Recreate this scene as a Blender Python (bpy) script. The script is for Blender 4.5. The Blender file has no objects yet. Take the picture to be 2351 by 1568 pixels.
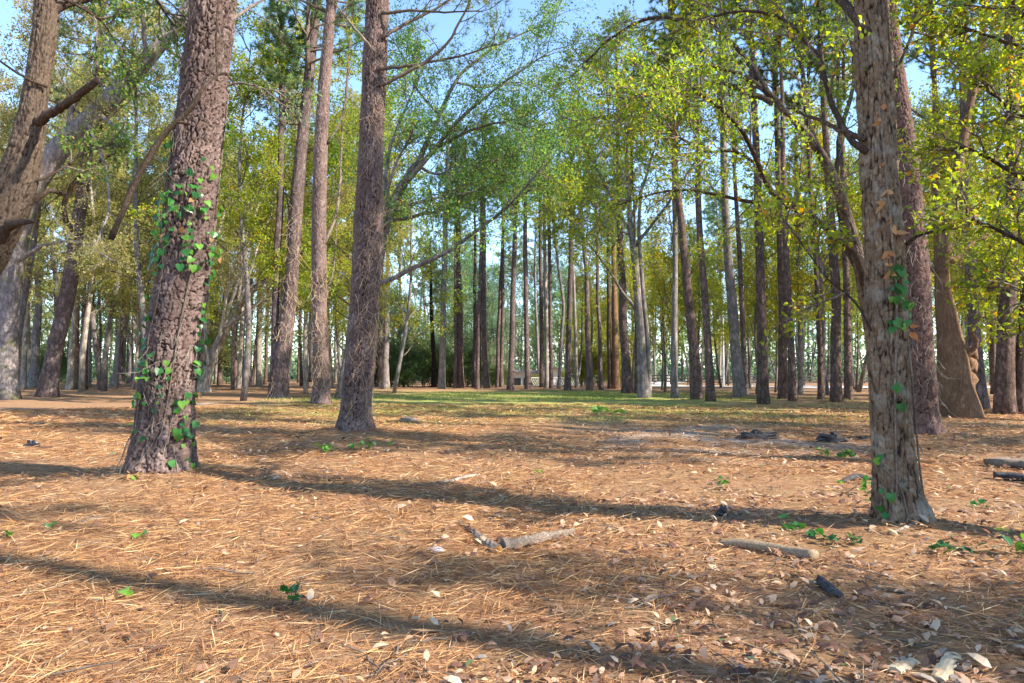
import bpy, math, random
import numpy as np
from mathutils import Vector
R = math.radians
SC = bpy.context.scene
COL = SC.collection

# ------------------------------------------------------------------ camera, sky, sun, exposure
CAM_H, F_PX, CX, CY = 1.2, 1567.0, 1175.0, 784.0      # pixel frame 2350 x 1568 measured on the photograph
PITCH = math.atan(71.0 / F_PX)
cam_d = bpy.data.cameras.new('camera'); cam = bpy.data.objects.new('camera', cam_d); COL.objects.link(cam)
cam_d.sensor_width = 36.0; cam_d.lens = 36.0 * F_PX / 2350.0
cam.location = (0, 0, CAM_H); cam.rotation_euler = (math.pi / 2 + PITCH, 0, 0)
cam_d.clip_start = 0.05; cam_d.clip_end = 3000
SC.camera = cam
SUN_EL, SUN_AZ = R(37), math.atan2(0.93, -0.36)          # azimuth measured from +Y towards +X
w = bpy.data.worlds.new('World'); SC.world = w; w.use_nodes = True
nt = w.node_tree; bg = nt.nodes['Background']
sky = nt.nodes.new('ShaderNodeTexSky'); sky.sky_type = 'NISHITA'; sky.sun_disc = False
sky.sun_elevation = SUN_EL; sky.sun_rotation = SUN_AZ; sky.air_density = 1.0; sky.dust_density = 0.1; sky.ozone_density = 4.0
nt.links.new(sky.outputs[0], bg.inputs[0]); bg.inputs[1].default_value = 0.14
sd = bpy.data.lights.new('sun', 'SUN'); sd.energy = 3.8; sd.angle = R(0.55); sd.color = (1.0, 0.91, 0.78)
so = bpy.data.objects.new('sun', sd); COL.objects.link(so)
sv = Vector((math.sin(SUN_AZ) * math.cos(SUN_EL), math.cos(SUN_AZ) * math.cos(SUN_EL), math.sin(SUN_EL)))
so.rotation_euler = sv.to_track_quat('Z', 'Y').to_euler(); so.location = (30, -6, 40)
SC.view_settings.view_transform = 'Standard'; SC.view_settings.look = 'None'
SC.view_settings.exposure = 1.8; SC.view_settings.gamma = 1.0; SC.view_settings.use_curve_mapping = False
SC.render.engine = 'CYCLES'
SC.cycles.max_bounces = 6; SC.cycles.diffuse_bounces = 4; SC.cycles.transmission_bounces = 4; SC.cycles.transparent_max_bounces = 4
SC.cycles.use_denoising = True; SC.cycles.sample_clamp_indirect = 6

# ------------------------------------------------------------------ numeric helpers
def P(px, py, Y):
    a = (px - CX) / F_PX; b = (CY - py) / F_PX
    d = np.array([a, math.cos(PITCH) - b * math.sin(PITCH), math.sin(PITCH) + b * math.cos(PITCH)])
    return np.array([0, 0, CAM_H]) + d * (Y / d[1])
def G(px, py):                                            # point of the flat ground under a pixel
    a = (px - CX) / F_PX; b = (CY - py) / F_PX
    d = np.array([a, math.cos(PITCH) - b * math.sin(PITCH), math.sin(PITCH) + b * math.cos(PITCH)])
    p = np.array([0, 0, CAM_H]) + d * (-CAM_H / d[2]); return p
def hsh(i, j, k, seed):
    n = (i.astype(np.int64) * 73856093) ^ (j.astype(np.int64) * 19349663) ^ (k.astype(np.int64) * 83492791) ^ (seed * 2654435761)
    n = (n ^ (n >> 13)) * 1274126177 & 0x7fffffff; n = (n ^ (n >> 15)) * 668265263 & 0x7fffffff
    return (n & 0xffffff) / float(0xffffff)
def vn(x, y, z, seed=1):
    x = np.asarray(x, float); y = np.asarray(y, float) + 0 * x; z = np.asarray(z, float) + 0 * x
    i, j, k = np.floor(x), np.floor(y), np.floor(z); u, v, t = x - i, y - j, z - k
    u = u * u * (3 - 2 * u); v = v * v * (3 - 2 * v); t = t * t * (3 - 2 * t); r = 0
    for a in (0, 1):
        for b in (0, 1):
            for c in (0, 1):
                r = r + hsh(i + a, j + b, k + c, seed) * (u if a else 1 - u) * (v if b else 1 - v) * (t if c else 1 - t)
    return r * 2 - 1
def worley(x, y, seed, per=None):                          # F1, F2, id of the nearest cell
    i, j = np.floor(x), np.floor(y); F1 = np.full(x.shape, 9.0); F2 = F1.copy(); ID = np.zeros(x.shape)
    z = np.zeros(x.shape)
    for a in (-1, 0, 1):
        for b in (-1, 0, 1):
            ci, cj = i + a, j + b; ki = ci % per if per else ci
            px = ci + 0.1 + 0.8 * hsh(ki, cj, z, seed); py = cj + 0.1 + 0.8 * hsh(ki, cj, z, seed + 7)
            d = np.hypot(px - x, py - y); m = d < F1
            F2 = np.where(m, F1, np.minimum(F2, d)); ID = np.where(m, hsh(ki, cj, z, seed + 3), ID); F1 = np.minimum(F1, d)
    return F1, F2, ID
def unit(v): return v / np.maximum(np.linalg.norm(v, axis=-1, keepdims=True), 1e-9)
def rs(pts, n):                                            # smooth resampling of a polyline (columns: x y z r ...)
    p = np.asarray(pts, float)
    if len(p) == 2: return p[0] + (p[1] - p[0]) * np.linspace(0, 1, n)[:, None]
    q = np.vstack([2 * p[0] - p[1], p, 2 * p[-1] - p[-2]])
    L = np.concatenate([[0], np.cumsum(np.linalg.norm(np.diff(p[:, :3], axis=0), axis=1))]); s = np.linspace(0, L[-1], n)
    k = np.clip(np.searchsorted(L, s, side='right') - 1, 0, len(p) - 2); t = ((s - L[k]) / (L[k + 1] - L[k] + 1e-9))[:, None]
    a, b, c, d = q[k], q[k + 1], q[k + 2], q[k + 3]
    return 0.5 * (2 * b + (c - a) * t + (2 * a - 5 * b + 4 * c - d) * t * t + (3 * b - a - 3 * c + d) * t ** 3)

# ground relief: gentle swells, small hummocks, a mound round every large trunk, a dip far behind where the house stands
MOUND = [(365, 1110, .16, .9), (815, 1003, .16, 1.0), (2070, 1222, .07, .5), (2120, 1005, .14, .9), (640, 925, .14, 1.2), (738, 930, .14, 1.2),
         (2200, 960, .12, 1.0), (2305, 950, .12, 1.0), (1480, 916, .14, 1.2), (1630, 925, .12, 1.1), (1752, 925, .12, 1.1), (1920, 925, .12, 1.1),
         (1740, 1012, .08, .6), (1910, 1015, .09, .6), (2310, 1090, .07, .7), (110, 912, .15, 1.3), (1600, 920, .12, 1.0), (940, 968, .12, .4),
         (1697, 912, .14, 1.3), (1822, 924, .12, 1.0), (1440, 904, .14, 1.3), (1325, 894, .14, 1.3), (1172, 893, .14, 1.5), (595, 888, .12, 1.5)]
MO = [(G(a, b)[0], G(a, b)[1], h, s) for a, b, h, s in MOUND]
def gh(x, y):
    x = np.asarray(x, float); y = np.asarray(y, float)
    z = 0.05 * vn(x * .22, y * .22, 0, 11) + 0.025 * vn(x * .9, y * .9, 0, 12) + 0.016 * vn(x * 3.1, y * 3.1, 0, 13) + .009 * vn(x * 8, y * 8, 0, 14)
    z = z * np.clip((np.hypot(x, y)) / 3, .4, 1)
    for mx, my, h, s in MO: z = z + h * np.exp(-((x - mx) ** 2 + (y - my) ** 2) / (s * s))
    dip = np.clip((y - 64) / 8, 0, 1) * np.clip((15 - x) / 6, 0, 1) * np.clip((x + 9) / 6, 0, 1)
    return z - 1.5 * dip * dip * (3 - 2 * dip)
def gz(x, y): return float(gh(np.array([x]), np.array([y]))[0])

# ------------------------------------------------------------------ mesh helpers
class MB:
    def __init__(s): s.V = []; s.Q = []; s.T = []; s.A = {}; s.n = 0
    def add(s, V, Q=None, T=None, **attrs):
        V = np.asarray(V, float).reshape(-1, 3); s.V.append(V)
        if Q is not None and len(Q): s.Q.append(np.asarray(Q, np.int64).reshape(-1, 4) + s.n)
        if T is not None and len(T): s.T.append(np.asarray(T, np.int64).reshape(-1, 3) + s.n)
        for k, v in attrs.items(): s.A.setdefault(k, []).append(np.asarray(v, float).ravel())
        s.n += len(V); return s
    def mesh(s, name, mat, smooth=True, off=None):
        V = np.vstack(s.V); V = V - off if off is not None else V
        Q = np.vstack(s.Q) if s.Q else np.zeros((0, 4), np.int64); T = np.vstack(s.T) if s.T else np.zeros((0, 3), np.int64)
        me = bpy.data.meshes.new(name); me.vertices.add(len(V)); me.vertices.foreach_set('co', V.astype(np.float32).ravel())
        nl = len(Q) * 4 + len(T) * 3; me.loops.add(nl); me.polygons.add(len(Q) + len(T))
        me.loops.foreach_set('vertex_index', np.concatenate([Q.ravel(), T.ravel()]).astype(np.int32))
        st = np.concatenate([np.arange(len(Q)) * 4, len(Q) * 4 + np.arange(len(T)) * 3]).astype(np.int32)
        me.polygons.foreach_set('loop_start', st)
        me.update(calc_edges=True)
        me.polygons.foreach_set('use_smooth', np.full(len(Q) + len(T), smooth, dtype=bool))
        for k, v in s.A.items():
            a = np.concatenate(v)
            if len(a) == len(V): me.attributes.new(k, 'FLOAT', 'POINT').data.foreach_set('value', a.astype(np.float32))
        me.materials.append(mat); me.update(); return me
def link(name, data, parent=None, loc=(0, 0, 0), rz=0, kind=None, label=None, cat=None, group=None, scale=None):
    o = bpy.data.objects.new(name, data); COL.objects.link(o); o.location = loc; o.rotation_euler = (0, 0, rz)
    if scale is not None: o.scale = scale
    if parent: o.parent = parent
    for k, v in (('kind', kind), ('label', label), ('category', cat), ('group', group)):
        if v: o[k] = v
    return o
def tubes(paths, radii, sides, cap=True):                   # paths (N,K,3), radii (N,K) -> V, Q, T
    paths = np.asarray(paths, float); radii = np.asarray(radii, float); N, K = radii.shape
    t = unit(np.gradient(paths, axis=1)); m = unit(paths[:, -1] - paths[:, 0])
    ref = np.where((np.abs(m[:, 0]) < .75)[:, None], np.array([1., 0, 0]), np.array([0, 1., 0.]))[:, None, :]
    n = unit(ref - (ref * t).sum(-1, keepdims=True) * t); b = np.cross(t, n)
    th = np.arange(sides) * 2 * math.pi / sides
    V = paths[:, :, None, :] + radii[:, :, None, None] * (n[:, :, None, :] * np.cos(th)[:, None] + b[:, :, None, :] * np.sin(th)[:, None])
    i = np.arange(N)[:, None, None] * K * sides; k = np.arange(K - 1)[None, :, None] * sides; j = np.arange(sides)[None, None, :]; jn = (j + 1) % sides
    Q = np.stack(np.broadcast_arrays(i + k + j, i + k + jn, i + k + sides + jn, i + k + sides + j), -1).reshape(-1, 4)
    V = V.reshape(-1, 3); T = None
    if cap:
        base = len(V); V = np.vstack([V, paths[:, -1], paths[:, 0]])
        ii = np.arange(N)[:, None]; jj = np.arange(sides)[None, :]; l = ii * K * sides + (K - 1) * sides; f = ii * K * sides
        T = np.vstack([np.stack(np.broadcast_arrays(l + jj, l + (jj + 1) % sides, base + ii), -1).reshape(-1, 3),
                       np.stack(np.broadcast_arrays(f + (jj + 1) % sides, f + jj, base + N + ii), -1).reshape(-1, 3)])
    return V, Q, T
def bark_tube(mb, path4, sides, rings, style, seed, amp, zg=None, flare=.35):
    """one dense trunk with real bark relief; path4 columns x y z r"""
    p = rs(path4, rings); c, r = p[:, :3], p[:, 3]; t = unit(np.gradient(c, axis=0))
    ref = np.array([1., 0, 0]); n = unit(ref - (t @ ref)[:, None] * t); b = np.cross(t, n)
    s = np.concatenate([[0], np.cumsum(np.linalg.norm(np.diff(c, axis=0), axis=1))])
    th = np.arange(sides) * 2 * math.pi / sides; TH, S = np.meshgrid(th, s); Rm = r.mean()
    rad = np.repeat(r[:, None], sides, 1); hgt = S if zg is None else (c[:, 2] - zg)[:, None] + 0 * S
    lob = np.cos(5 * TH + 1.3 + seed) * .5 + np.cos(3 * TH + seed * 2.1) * .35 + np.cos(8 * TH + seed) * .25
    e = np.exp(-np.clip(hgt, 0, None) / (.9 * Rm + .05)); rad = rad * (1 + flare * e * (1 + .55 * lob))
    rad = rad * (1 + .045 * vn(np.cos(TH) * 1.4, np.sin(TH) * 1.4, S * 1.1, seed) + .03 * vn(np.cos(TH) * 2.5, np.sin(TH) * 2.5, S * 4, seed + 5))
    h = np.zeros(S.shape); cid = np.zeros(S.shape)
    wx = .5 * vn(np.cos(TH) * 5 * Rm * 4, np.sin(TH) * 5 * Rm * 4, S * 5, seed + 2)
    if style == 'pine':
        per = max(8, int(round(2 * math.pi * Rm / .052))); u = TH / (2 * math.pi) * per
        sw = .9 * vn(np.cos(TH) * 1.7, np.sin(TH) * 1.7, S * 1.3, seed + 31); wf = .35 * vn(np.cos(TH) * 9, np.sin(TH) * 9, S * 16, seed + 33)
        f1, f2, cid = worley(u + sw + wf, S / .17 + wx * 1.6 + wf, seed, per); e1 = np.clip((f2 - f1 - .02) / .17, 0, 1)
        g1, g2, c2 = worley(u * 2.3 + wf * 2, S / .045 + wf, seed + 21, int(per * 2.3) or 1); e2 = np.clip((g2 - g1) / .2, 0, 1)
        fine = vn(u * 3.1, S * 40, 0, seed + 9); big = vn(u * .45, S * 2.2, 0, seed + 12)
        h = e1 * (.5 + .35 * cid + .22 * c2 * e2) + .14 * fine * (.4 + e1) + .12 * e1 * e2 + .15 * big; cid = np.clip(.55 * cid + .45 * c2, 0, 1)
    else:
        k1 = Rm / .033; cx, sx = np.cos(TH), np.sin(TH); w1 = .5 * vn(cx * k1 * .6, sx * k1 * .6, S * 2.2, seed + 40)
        a1 = 1 - 2.6 * np.abs(vn(cx * k1 + w1, sx * k1, S * 8 + w1 * 1.5, seed + 41)); a2 = 1 - 2.4 * np.abs(vn(cx * k1 * 2.1, sx * k1 * 2.1 + w1, S * 15, seed + 42))
        f1, f2, cid = worley(TH / (2 * math.pi) * max(8, round(2 * math.pi * Rm / .03)) + w1, S / .05 + w1, seed, max(8, round(2 * math.pi * Rm / .03))); e1 = np.clip((f2 - f1) / .25, 0, 1)
        fine = vn(cx * k1 * 5, sx * k1 * 5, S * 36, seed + 43); lump = vn(cx * 1.5, sx * 1.5, S * 1.6, seed + 44)
        g = np.clip(.85 - .70 * np.clip(a1, 0, 1) - .42 * np.clip(a2, 0, 1), 0, 1); h = g * (.35 + .65 * e1) + .28 * fine + .12 * e1 * cid + .8 * lump * .6
        hs_ = h - .8 * lump * .6; BH = np.clip(hs_ * 1.15, 0, 1)
    rad = rad + amp * (h - .6)
    V = c[:, None] + rad[..., None] * (n[:, None] * np.cos(TH)[..., None] + b[:, None] * np.sin(TH)[..., None])
    k = np.arange(rings - 1)[:, None] * sides; j = np.arange(sides)[None]; jn = (j + 1) % sides
    Q = np.stack([k + j + 0 * jn, k + jn, k + sides + jn, k + sides + j + 0 * jn], -1).reshape(-1, 4)
    mb.add(V.reshape(-1, 3), Q, None, barkh=(h if style == 'pine' else BH), plate=cid); return mb
def children(paths, n, t0, t1, ang, length, taper, rng, K=5, up=.1, wig=.18, flat=0.):
    N, K0, _ = paths.shape
    t = t0 + (t1 - t0) * (np.arange(n)[None] + rng.random((N, n))) / n
    f = t * (K0 - 1); i = np.clip(f.astype(int), 0, K0 - 2); u = (f - i)[..., None]; ar = np.arange(N)[:, None]
    a, b = paths[ar, i], paths[ar, i + 1]; pos = (a + (b - a) * u).reshape(-1, 3); tan = unit(b - a).reshape(-1, 3)
    rnd = rng.normal(size=tan.shape); rnd[:, 2] *= (1 - flat); per = unit(rnd - (rnd * tan).sum(-1, keepdims=True) * tan)
    th = R(1) * rng.uniform(ang[0], ang[1], len(tan))[:, None]; d = unit(tan * np.cos(th) + per * np.sin(th))
    L = (length * (1 - taper * t.ravel()) * rng.uniform(.6, 1.25, len(tan)))[:, None]
    out = [pos]
    for k in range(K - 1):
        d = unit(d + wig * rng.normal(size=d.shape) + np.array([0, 0, up])); out.append(out[-1] + d * L / (K - 1))
    return np.stack(out, 1), L.ravel()
def leaves(mb, paths, n, size, rng, t0=.15, droop=.3, spread=.5, width=.5, spill=.06, shape=4):
    N, K, _ = paths.shape; t = t0 + (1 - t0) * rng.random((N, n)) ** .65; f = t * (K - 1); i = np.clip(f.astype(int), 0, K - 2)
    u = (f - i)[..., None]; ar = np.arange(N)[:, None]; a, b = paths[ar, i], paths[ar, i + 1]
    c = (a + (b - a) * u).reshape(-1, 3) + rng.normal(size=(N * n, 3)) * spill; tan = unit(b - a).reshape(-1, 3)
    d = unit(tan * .5 + spread * rng.normal(size=c.shape) * 1.2 + np.array([0, 0, -droop])); nr = unit(rng.normal(size=c.shape) * .8 + np.array([0, 0, 1.]))
    blades(mb, c, d, nr, size * rng.uniform(.65, 1.25, len(c)), width, shape)
def blades(mb, c, d, nr, L, width, shape=4):
    s = unit(np.cross(d, nr)); nn = np.cross(s, d); L = np.asarray(L)[:, None]; W_ = (np.asarray(width)[..., None] if np.ndim(width) else width); w = W_ * L * .5; fo_ = np.minimum(.10, W_ * .28); m = np.arange(len(c))[:, None]
    if shape == 4:
        V = np.stack([c, c + d * L * .45 + s * w + nn * L * fo_, c + d * L, c + d * L * .45 - s * w + nn * L * fo_], 1)
        T = np.concatenate([m * 4 + np.array([[0, 1, 2]]), m * 4 + np.array([[0, 2, 3]])])
        mb.add(V.reshape(-1, 3), None, T)
    elif shape == 3:
        V = np.stack([c + s * w, c - s * w, c + d * L], 1); mb.add(V.reshape(-1, 3), None, m * 3 + np.array([[0, 1, 2]]))
    else:
        V = np.stack([c, c + d * L * .3 + s * w + nn * L * .09, c + d * L * .68 + s * w * .8 + nn * L * .07, c + d * L - nn * L * .08,
                      c + d * L * .68 - s * w * .8 + nn * L * .07, c + d * L * .3 - s * w + nn * L * .09], 1)
        T = np.concatenate([m * 6 + np.array([[a, b, e]]) for a, b, e in ((0, 1, 5), (1, 2, 5), (2, 4, 5), (2, 3, 4))])
        mb.add(V.reshape(-1, 3), None, T)
def tufts(mb, paths, per, nn, L, wd, rng, t0=.3):
    N, K, _ = paths.shape; t = t0 + (1 - t0) * (np.arange(per)[None] + rng.random((N, per))) / per
    f = t * (K - 1); i = np.clip(f.astype(int), 0, K - 2); u = (f - i)[..., None]; ar = np.arange(N)[:, None]
    a, b = paths[ar, i], paths[ar, i + 1]; c = np.repeat((a + (b - a) * u).reshape(-1, 3), nn, 0); tan = np.repeat(unit(b - a).reshape(-1, 3), nn, 0)
    d = unit(tan * .7 + rng.normal(size=c.shape) * .75 + np.array([0, 0, .05])); LL = L * rng.uniform(.7, 1.15, len(c))
    blades(mb, c, d, unit(rng.normal(size=c.shape)), LL, wd / L, 3)

# ------------------------------------------------------------------ materials
def mat(name): m = bpy.data.materials.new(name); m.use_nodes = True; return m, m.node_tree, m.node_tree.nodes['Principled BSDF']
def N_(nt, typ, **kw):
    n = nt.nodes.new(typ)
    for k, v in kw.items(): setattr(n, k, v)
    return n
def ramp(nt, stops, interp='LINEAR'):
    r = nt.nodes.new('ShaderNodeValToRGB'); cr = r.color_ramp; cr.interpolation = interp
    while len(cr.elements) < len(stops): cr.elements.new(.5)
    for e, (p, c) in zip(cr.elements, stops): e.position = p; e.color = (*c, 1)
    return r
def leaf_mat(name, stops, trans=.5, rough=.5, hue=True):
    m, nt, b = mat(name); L = nt.links.new
    g = N_(nt, 'ShaderNodeNewGeometry'); r = ramp(nt, stops); L(g.outputs['Random Per Island'], r.inputs[0]); c = r.outputs[0]
    if hue:
        oi = N_(nt, 'ShaderNodeObjectInfo'); mr = N_(nt, 'ShaderNodeMapRange'); mr.inputs[3].default_value = .47; mr.inputs[4].default_value = .525
        h = N_(nt, 'ShaderNodeHueSaturation'); L(oi.outputs['Random'], mr.inputs[0]); L(mr.outputs[0], h.inputs['Hue'])
        tc = N_(nt, 'ShaderNodeTexCoord'); no = N_(nt, 'ShaderNodeTexNoise'); no.inputs['Scale'].default_value = .9; L(tc.outputs['Object'], no.inputs['Vector'])
        mv = N_(nt, 'ShaderNodeMapRange'); mv.inputs[1].default_value = .3; mv.inputs[2].default_value = .7; mv.inputs[3].default_value = .72; mv.inputs[4].default_value = 1.3
        L(no.outputs[0], mv.inputs[0]); L(mv.outputs[0], h.inputs['Value']); L(c, h.inputs['Color']); c = h.outputs[0]
    L(c, b.inputs['Base Color']); b.inputs['Roughness'].default_value = rough; b.inputs['Specular IOR Level'].default_value = .35
    if trans:
        t = N_(nt, 'ShaderNodeBsdfTranslucent'); mx = N_(nt, 'ShaderNodeMixShader'); mx.inputs[0].default_value = trans
        hs = N_(nt, 'ShaderNodeHueSaturation'); hs.inputs['Saturation'].default_value = 1.1; hs.inputs['Value'].default_value = 1.85; hs.inputs['Hue'].default_value = .49
        L(c, hs.inputs['Color']); L(hs.outputs[0], t.inputs[0]); L(b.outputs[0], mx.inputs[1]); L(t.outputs[0], mx.inputs[2])
        L(mx.outputs[0], nt.nodes['Material Output'].inputs[0])
    return m
def bark_mat(name, dark, mid, light, spots=None, zs=.35, sc=9, bump=.6, relief=False, dist=.03, moss=None):
    m, nt, b = mat(name); L = nt.links.new; tc = N_(nt, 'ShaderNodeTexCoord'); mp = N_(nt, 'ShaderNodeMapping'); mp.inputs['Scale'].default_value = (1, 1, zs)
    L(tc.outputs['Object'], mp.inputs[0])
    n1 = N_(nt, 'ShaderNodeTexNoise'); n1.inputs['Scale'].default_value = 42 if relief else 20; n1.inputs['Detail'].default_value = 8; n1.inputs['Roughness'].default_value = .7; L(mp.outputs[0], n1.inputs[0])
    n2 = N_(nt, 'ShaderNodeTexNoise'); n2.inputs['Scale'].default_value = 1.7; n2.inputs['Detail'].default_value = 5; L(tc.outputs['Object'], n2.inputs[0])
    if relief:
        at = N_(nt, 'ShaderNodeAttribute', attribute_name='barkh'); edge = at.outputs['Fac']
        pl = N_(nt, 'ShaderNodeAttribute', attribute_name='plate'); cell = pl.outputs['Fac']
    else:
        wp = N_(nt, 'ShaderNodeMixRGB'); wp.inputs[0].default_value = .26; L(mp.outputs[0], wp.inputs[1]); L(n1.outputs['Color'], wp.inputs[2])
        v = N_(nt, 'ShaderNodeTexVoronoi', feature='DISTANCE_TO_EDGE'); v.inputs['Scale'].default_value = sc; L(wp.outputs[0], v.inputs['Vector'])
        v2 = N_(nt, 'ShaderNodeTexVoronoi'); v2.inputs['Scale'].default_value = sc; L(wp.outputs[0], v2.inputs['Vector'])
        mr = N_(nt, 'ShaderNodeMapRange'); mr.inputs[2].default_value = .22; L(v.outputs['Distance'], mr.inputs[0]); edge = mr.outputs[0]
        sx = N_(nt, 'ShaderNodeSeparateColor'); L(v2.outputs['Color'], sx.inputs[0]); cell = sx.outputs[0]
    r1 = ramp(nt, [(0, dark), (.45, mid), (1, mid)]); L(edge, r1.inputs[0])
    mxa = N_(nt, 'ShaderNodeMixRGB'); L(r1.outputs[0], mxa.inputs[1]); mxa.inputs[2].default_value = (*light, 1)
    ma = N_(nt, 'ShaderNodeMath', operation='MULTIPLY'); L(cell, ma.inputs[0]); L(edge, ma.inputs[1])
    ma2 = N_(nt, 'ShaderNodeMath', operation='MULTIPLY'); L(ma.outputs[0], ma2.inputs[0]); rr = ramp(nt, [(.38, (0, 0, 0)), (.62, (1, 1, 1))]); L(n1.outputs[0], rr.inputs[0]); L(rr.outputs[0], ma2.inputs[1])
    L(ma2.outputs[0], mxa.inputs[0]); c = mxa.outputs[0]
    if spots:
        rs_ = ramp(nt, [(.52, (0, 0, 0)), (.64, (1, 1, 1))]); n3 = N_(nt, 'ShaderNodeTexNoise'); n3.inputs['Scale'].default_value = 7; n3.inputs['Detail'].default_value = 6; L(tc.outputs['Object'], n3.inputs[0]); L(n3.outputs[0], rs_.inputs[0])
        mk = N_(nt, 'ShaderNodeMath', operation='MULTIPLY'); L(rs_.outputs[0], mk.inputs[0]); mk.inputs[1].default_value = .35
        mxb = N_(nt, 'ShaderNodeMixRGB'); L(c, mxb.inputs[1]); mxb.inputs[2].default_value = (*spots, 1); L(mk.outputs[0], mxb.inputs[0]); c = mxb.outputs[0]
    if moss:
        n4 = N_(nt, 'ShaderNodeTexNoise'); n4.inputs['Scale'].default_value = 2.3; n4.inputs['Detail'].default_value = 7; L(tc.outputs['Object'], n4.inputs[0])
        rm = ramp(nt, [(.56, (0, 0, 0)), (.66, (.8, .8, .8))]); L(n4.outputs[0], rm.inputs[0])
        mxc = N_(nt, 'ShaderNodeMixRGB'); L(c, mxc.inputs[1]); mxc.inputs[2].default_value = (*moss, 1); L(rm.outputs[0], mxc.inputs[0]); c = mxc.outputs[0]
    oi = N_(nt, 'ShaderNodeObjectInfo'); mo = N_(nt, 'ShaderNodeMapRange'); mo.inputs[3].default_value = .8; mo.inputs[4].default_value = 1.2; L(oi.outputs['Random'], mo.inputs[0])
    hs = N_(nt, 'ShaderNodeHueSaturation'); L(c, hs.inputs['Color']); mm = N_(nt, 'ShaderNodeMath', operation='MULTIPLY'); L(mo.outputs[0], mm.inputs[0])
    mr2 = N_(nt, 'ShaderNodeMapRange'); mr2.inputs[1].default_value = .3; mr2.inputs[2].default_value = .7; mr2.inputs[3].default_value = .75; mr2.inputs[4].default_value = 1.25; L(n2.outputs[0], mr2.inputs[0]); L(mr2.outputs[0], mm.inputs[1]); L(mm.outputs[0], hs.inputs['Value'])
    L(hs.outputs[0], b.inputs['Base Color']); b.inputs['Roughness'].default_value = .9; b.inputs['Specular IOR Level'].default_value = .15
    bp = N_(nt, 'ShaderNodeBump'); bp.inputs['Strength'].default_value = bump; bp.inputs['Distance'].default_value = dist
    if relief: L(n1.outputs[0], bp.inputs['Height'])
    else:
        ad = N_(nt, 'ShaderNodeMath', operation='MULTIPLY_ADD'); L(n1.outputs[0], ad.inputs[0]); ad.inputs[1].default_value = .5; L(edge, ad.inputs[2]); L(ad.outputs[0], bp.inputs['Height'])
    L(bp.outputs[0], b.inputs['Normal']); return m
PINE_HI = bark_mat('pine_bark_plates', (.022, .013, .010), (.115, .075, .063), (.30, .225, .20), relief=True, dist=.012, bump=1.)
PINE_RED = bark_mat('red_pine_bark', (.028, .016, .013), (.115, .066, .052), (.24, .155, .13), relief=True, dist=.012, bump=1.)
OAK_HI = bark_mat('oak_bark_ridges', (.020, .013, .009), (.145, .096, .060), (.33, .255, .175), spots=(.34, .32, .26), relief=True, dist=.016, bump=1.)
OAK_DK = bark_mat('dark_oak_bark', (.03, .02, .015), (.11, .078, .055), (.21, .155, .11), relief=True, dist=.010, bump=.8, moss=None)
PINE_LO = bark_mat('pine_bark', (.025, .017, .016), (.15, .105, .095), (.27, .21, .20), zs=.45, sc=9)
PINE_BR = bark_mat('brown_pine_bark', (.022, .014, .011), (.135, .088, .070), (.24, .17, .145), zs=.45, sc=9)
PALE = bark_mat('pale_bark', (.13, .11, .09), (.33, .28, .23), (.46, .41, .36), zs=.3, sc=7, bump=.3)
GREYB = bark_mat('grey_bark', (.06, .05, .045), (.20, .17, .16), (.32, .29, .275), zs=.4, sc=8, bump=.5, moss=(.12, .12, .06))
TAN = bark_mat('tan_oak_bark', (.11, .058, .034), (.25, .145, .085), (.36, .23, .145), zs=.22, sc=19, bump=.7)
LIMB = bark_mat('oak_limb_bark', (.018, .012, .009), (.078, .053, .038), (.16, .12, .09), zs=.5, sc=20, dist=.012)
TWIG = bark_mat('twig_bark', (.06, .045, .035), (.17, .13, .10), (.25, .2, .16), zs=.5, sc=14, bump=.3)
PALETWIG = bark_mat('pale_twig_bark', (.12, .10, .08), (.27, .23, .18), (.36, .32, .27), zs=.5, sc=14, bump=.3)

YG = [(0, (0.085, 0.13, 0.02)), (.35, (0.19, 0.25, 0.028)), (.75, (0.29, 0.34, 0.036)), (.93, (0.405, 0.365, 0.041)), (1, (0.459, 0.203, 0.041))]
MG = [(0, (0.060, 0.120, 0.036)), (.4, (0.120, 0.209, 0.048)), (.8, (0.221, 0.320, 0.060)), (.97, (0.360, 0.380, 0.060)), (1, (0.499, 0.240, 0.060))]
DG = [(0, (.035, .07, .025)), (.5, (.07, .135, .04)), (1, (.15, .22, .05))]
OL = [(0, (.11, .13, .04)), (.4, (.24, .26, .075)), (.75, (.36, .34, .11)), (.95, (.44, .37, .14)), (1, (.36, .18, .06))]
BG_ = [(0, (0.074, 0.132, 0.084)), (.5, (0.132, 0.218, 0.122)), (1, (0.241, 0.338, 0.132))]
PN = [(0, (0.062, 0.117, 0.051)), (.45, (0.125, 0.213, 0.080)), (.85, (0.213, 0.304, 0.107)), (1, (0.428, 0.268, 0.107))]
LM = {'yg': leaf_mat('yellow_green_leaf', YG), 'mg': leaf_mat('mid_green_leaf', MG), 'dg': leaf_mat('dark_green_leaf', DG, .3, .4),
      'ol': leaf_mat('pale_olive_leaf', OL), 'bg': leaf_mat('grey_green_leaf', BG_, .35), 'pn': leaf_mat('pine_needles', PN, .3)}

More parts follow.
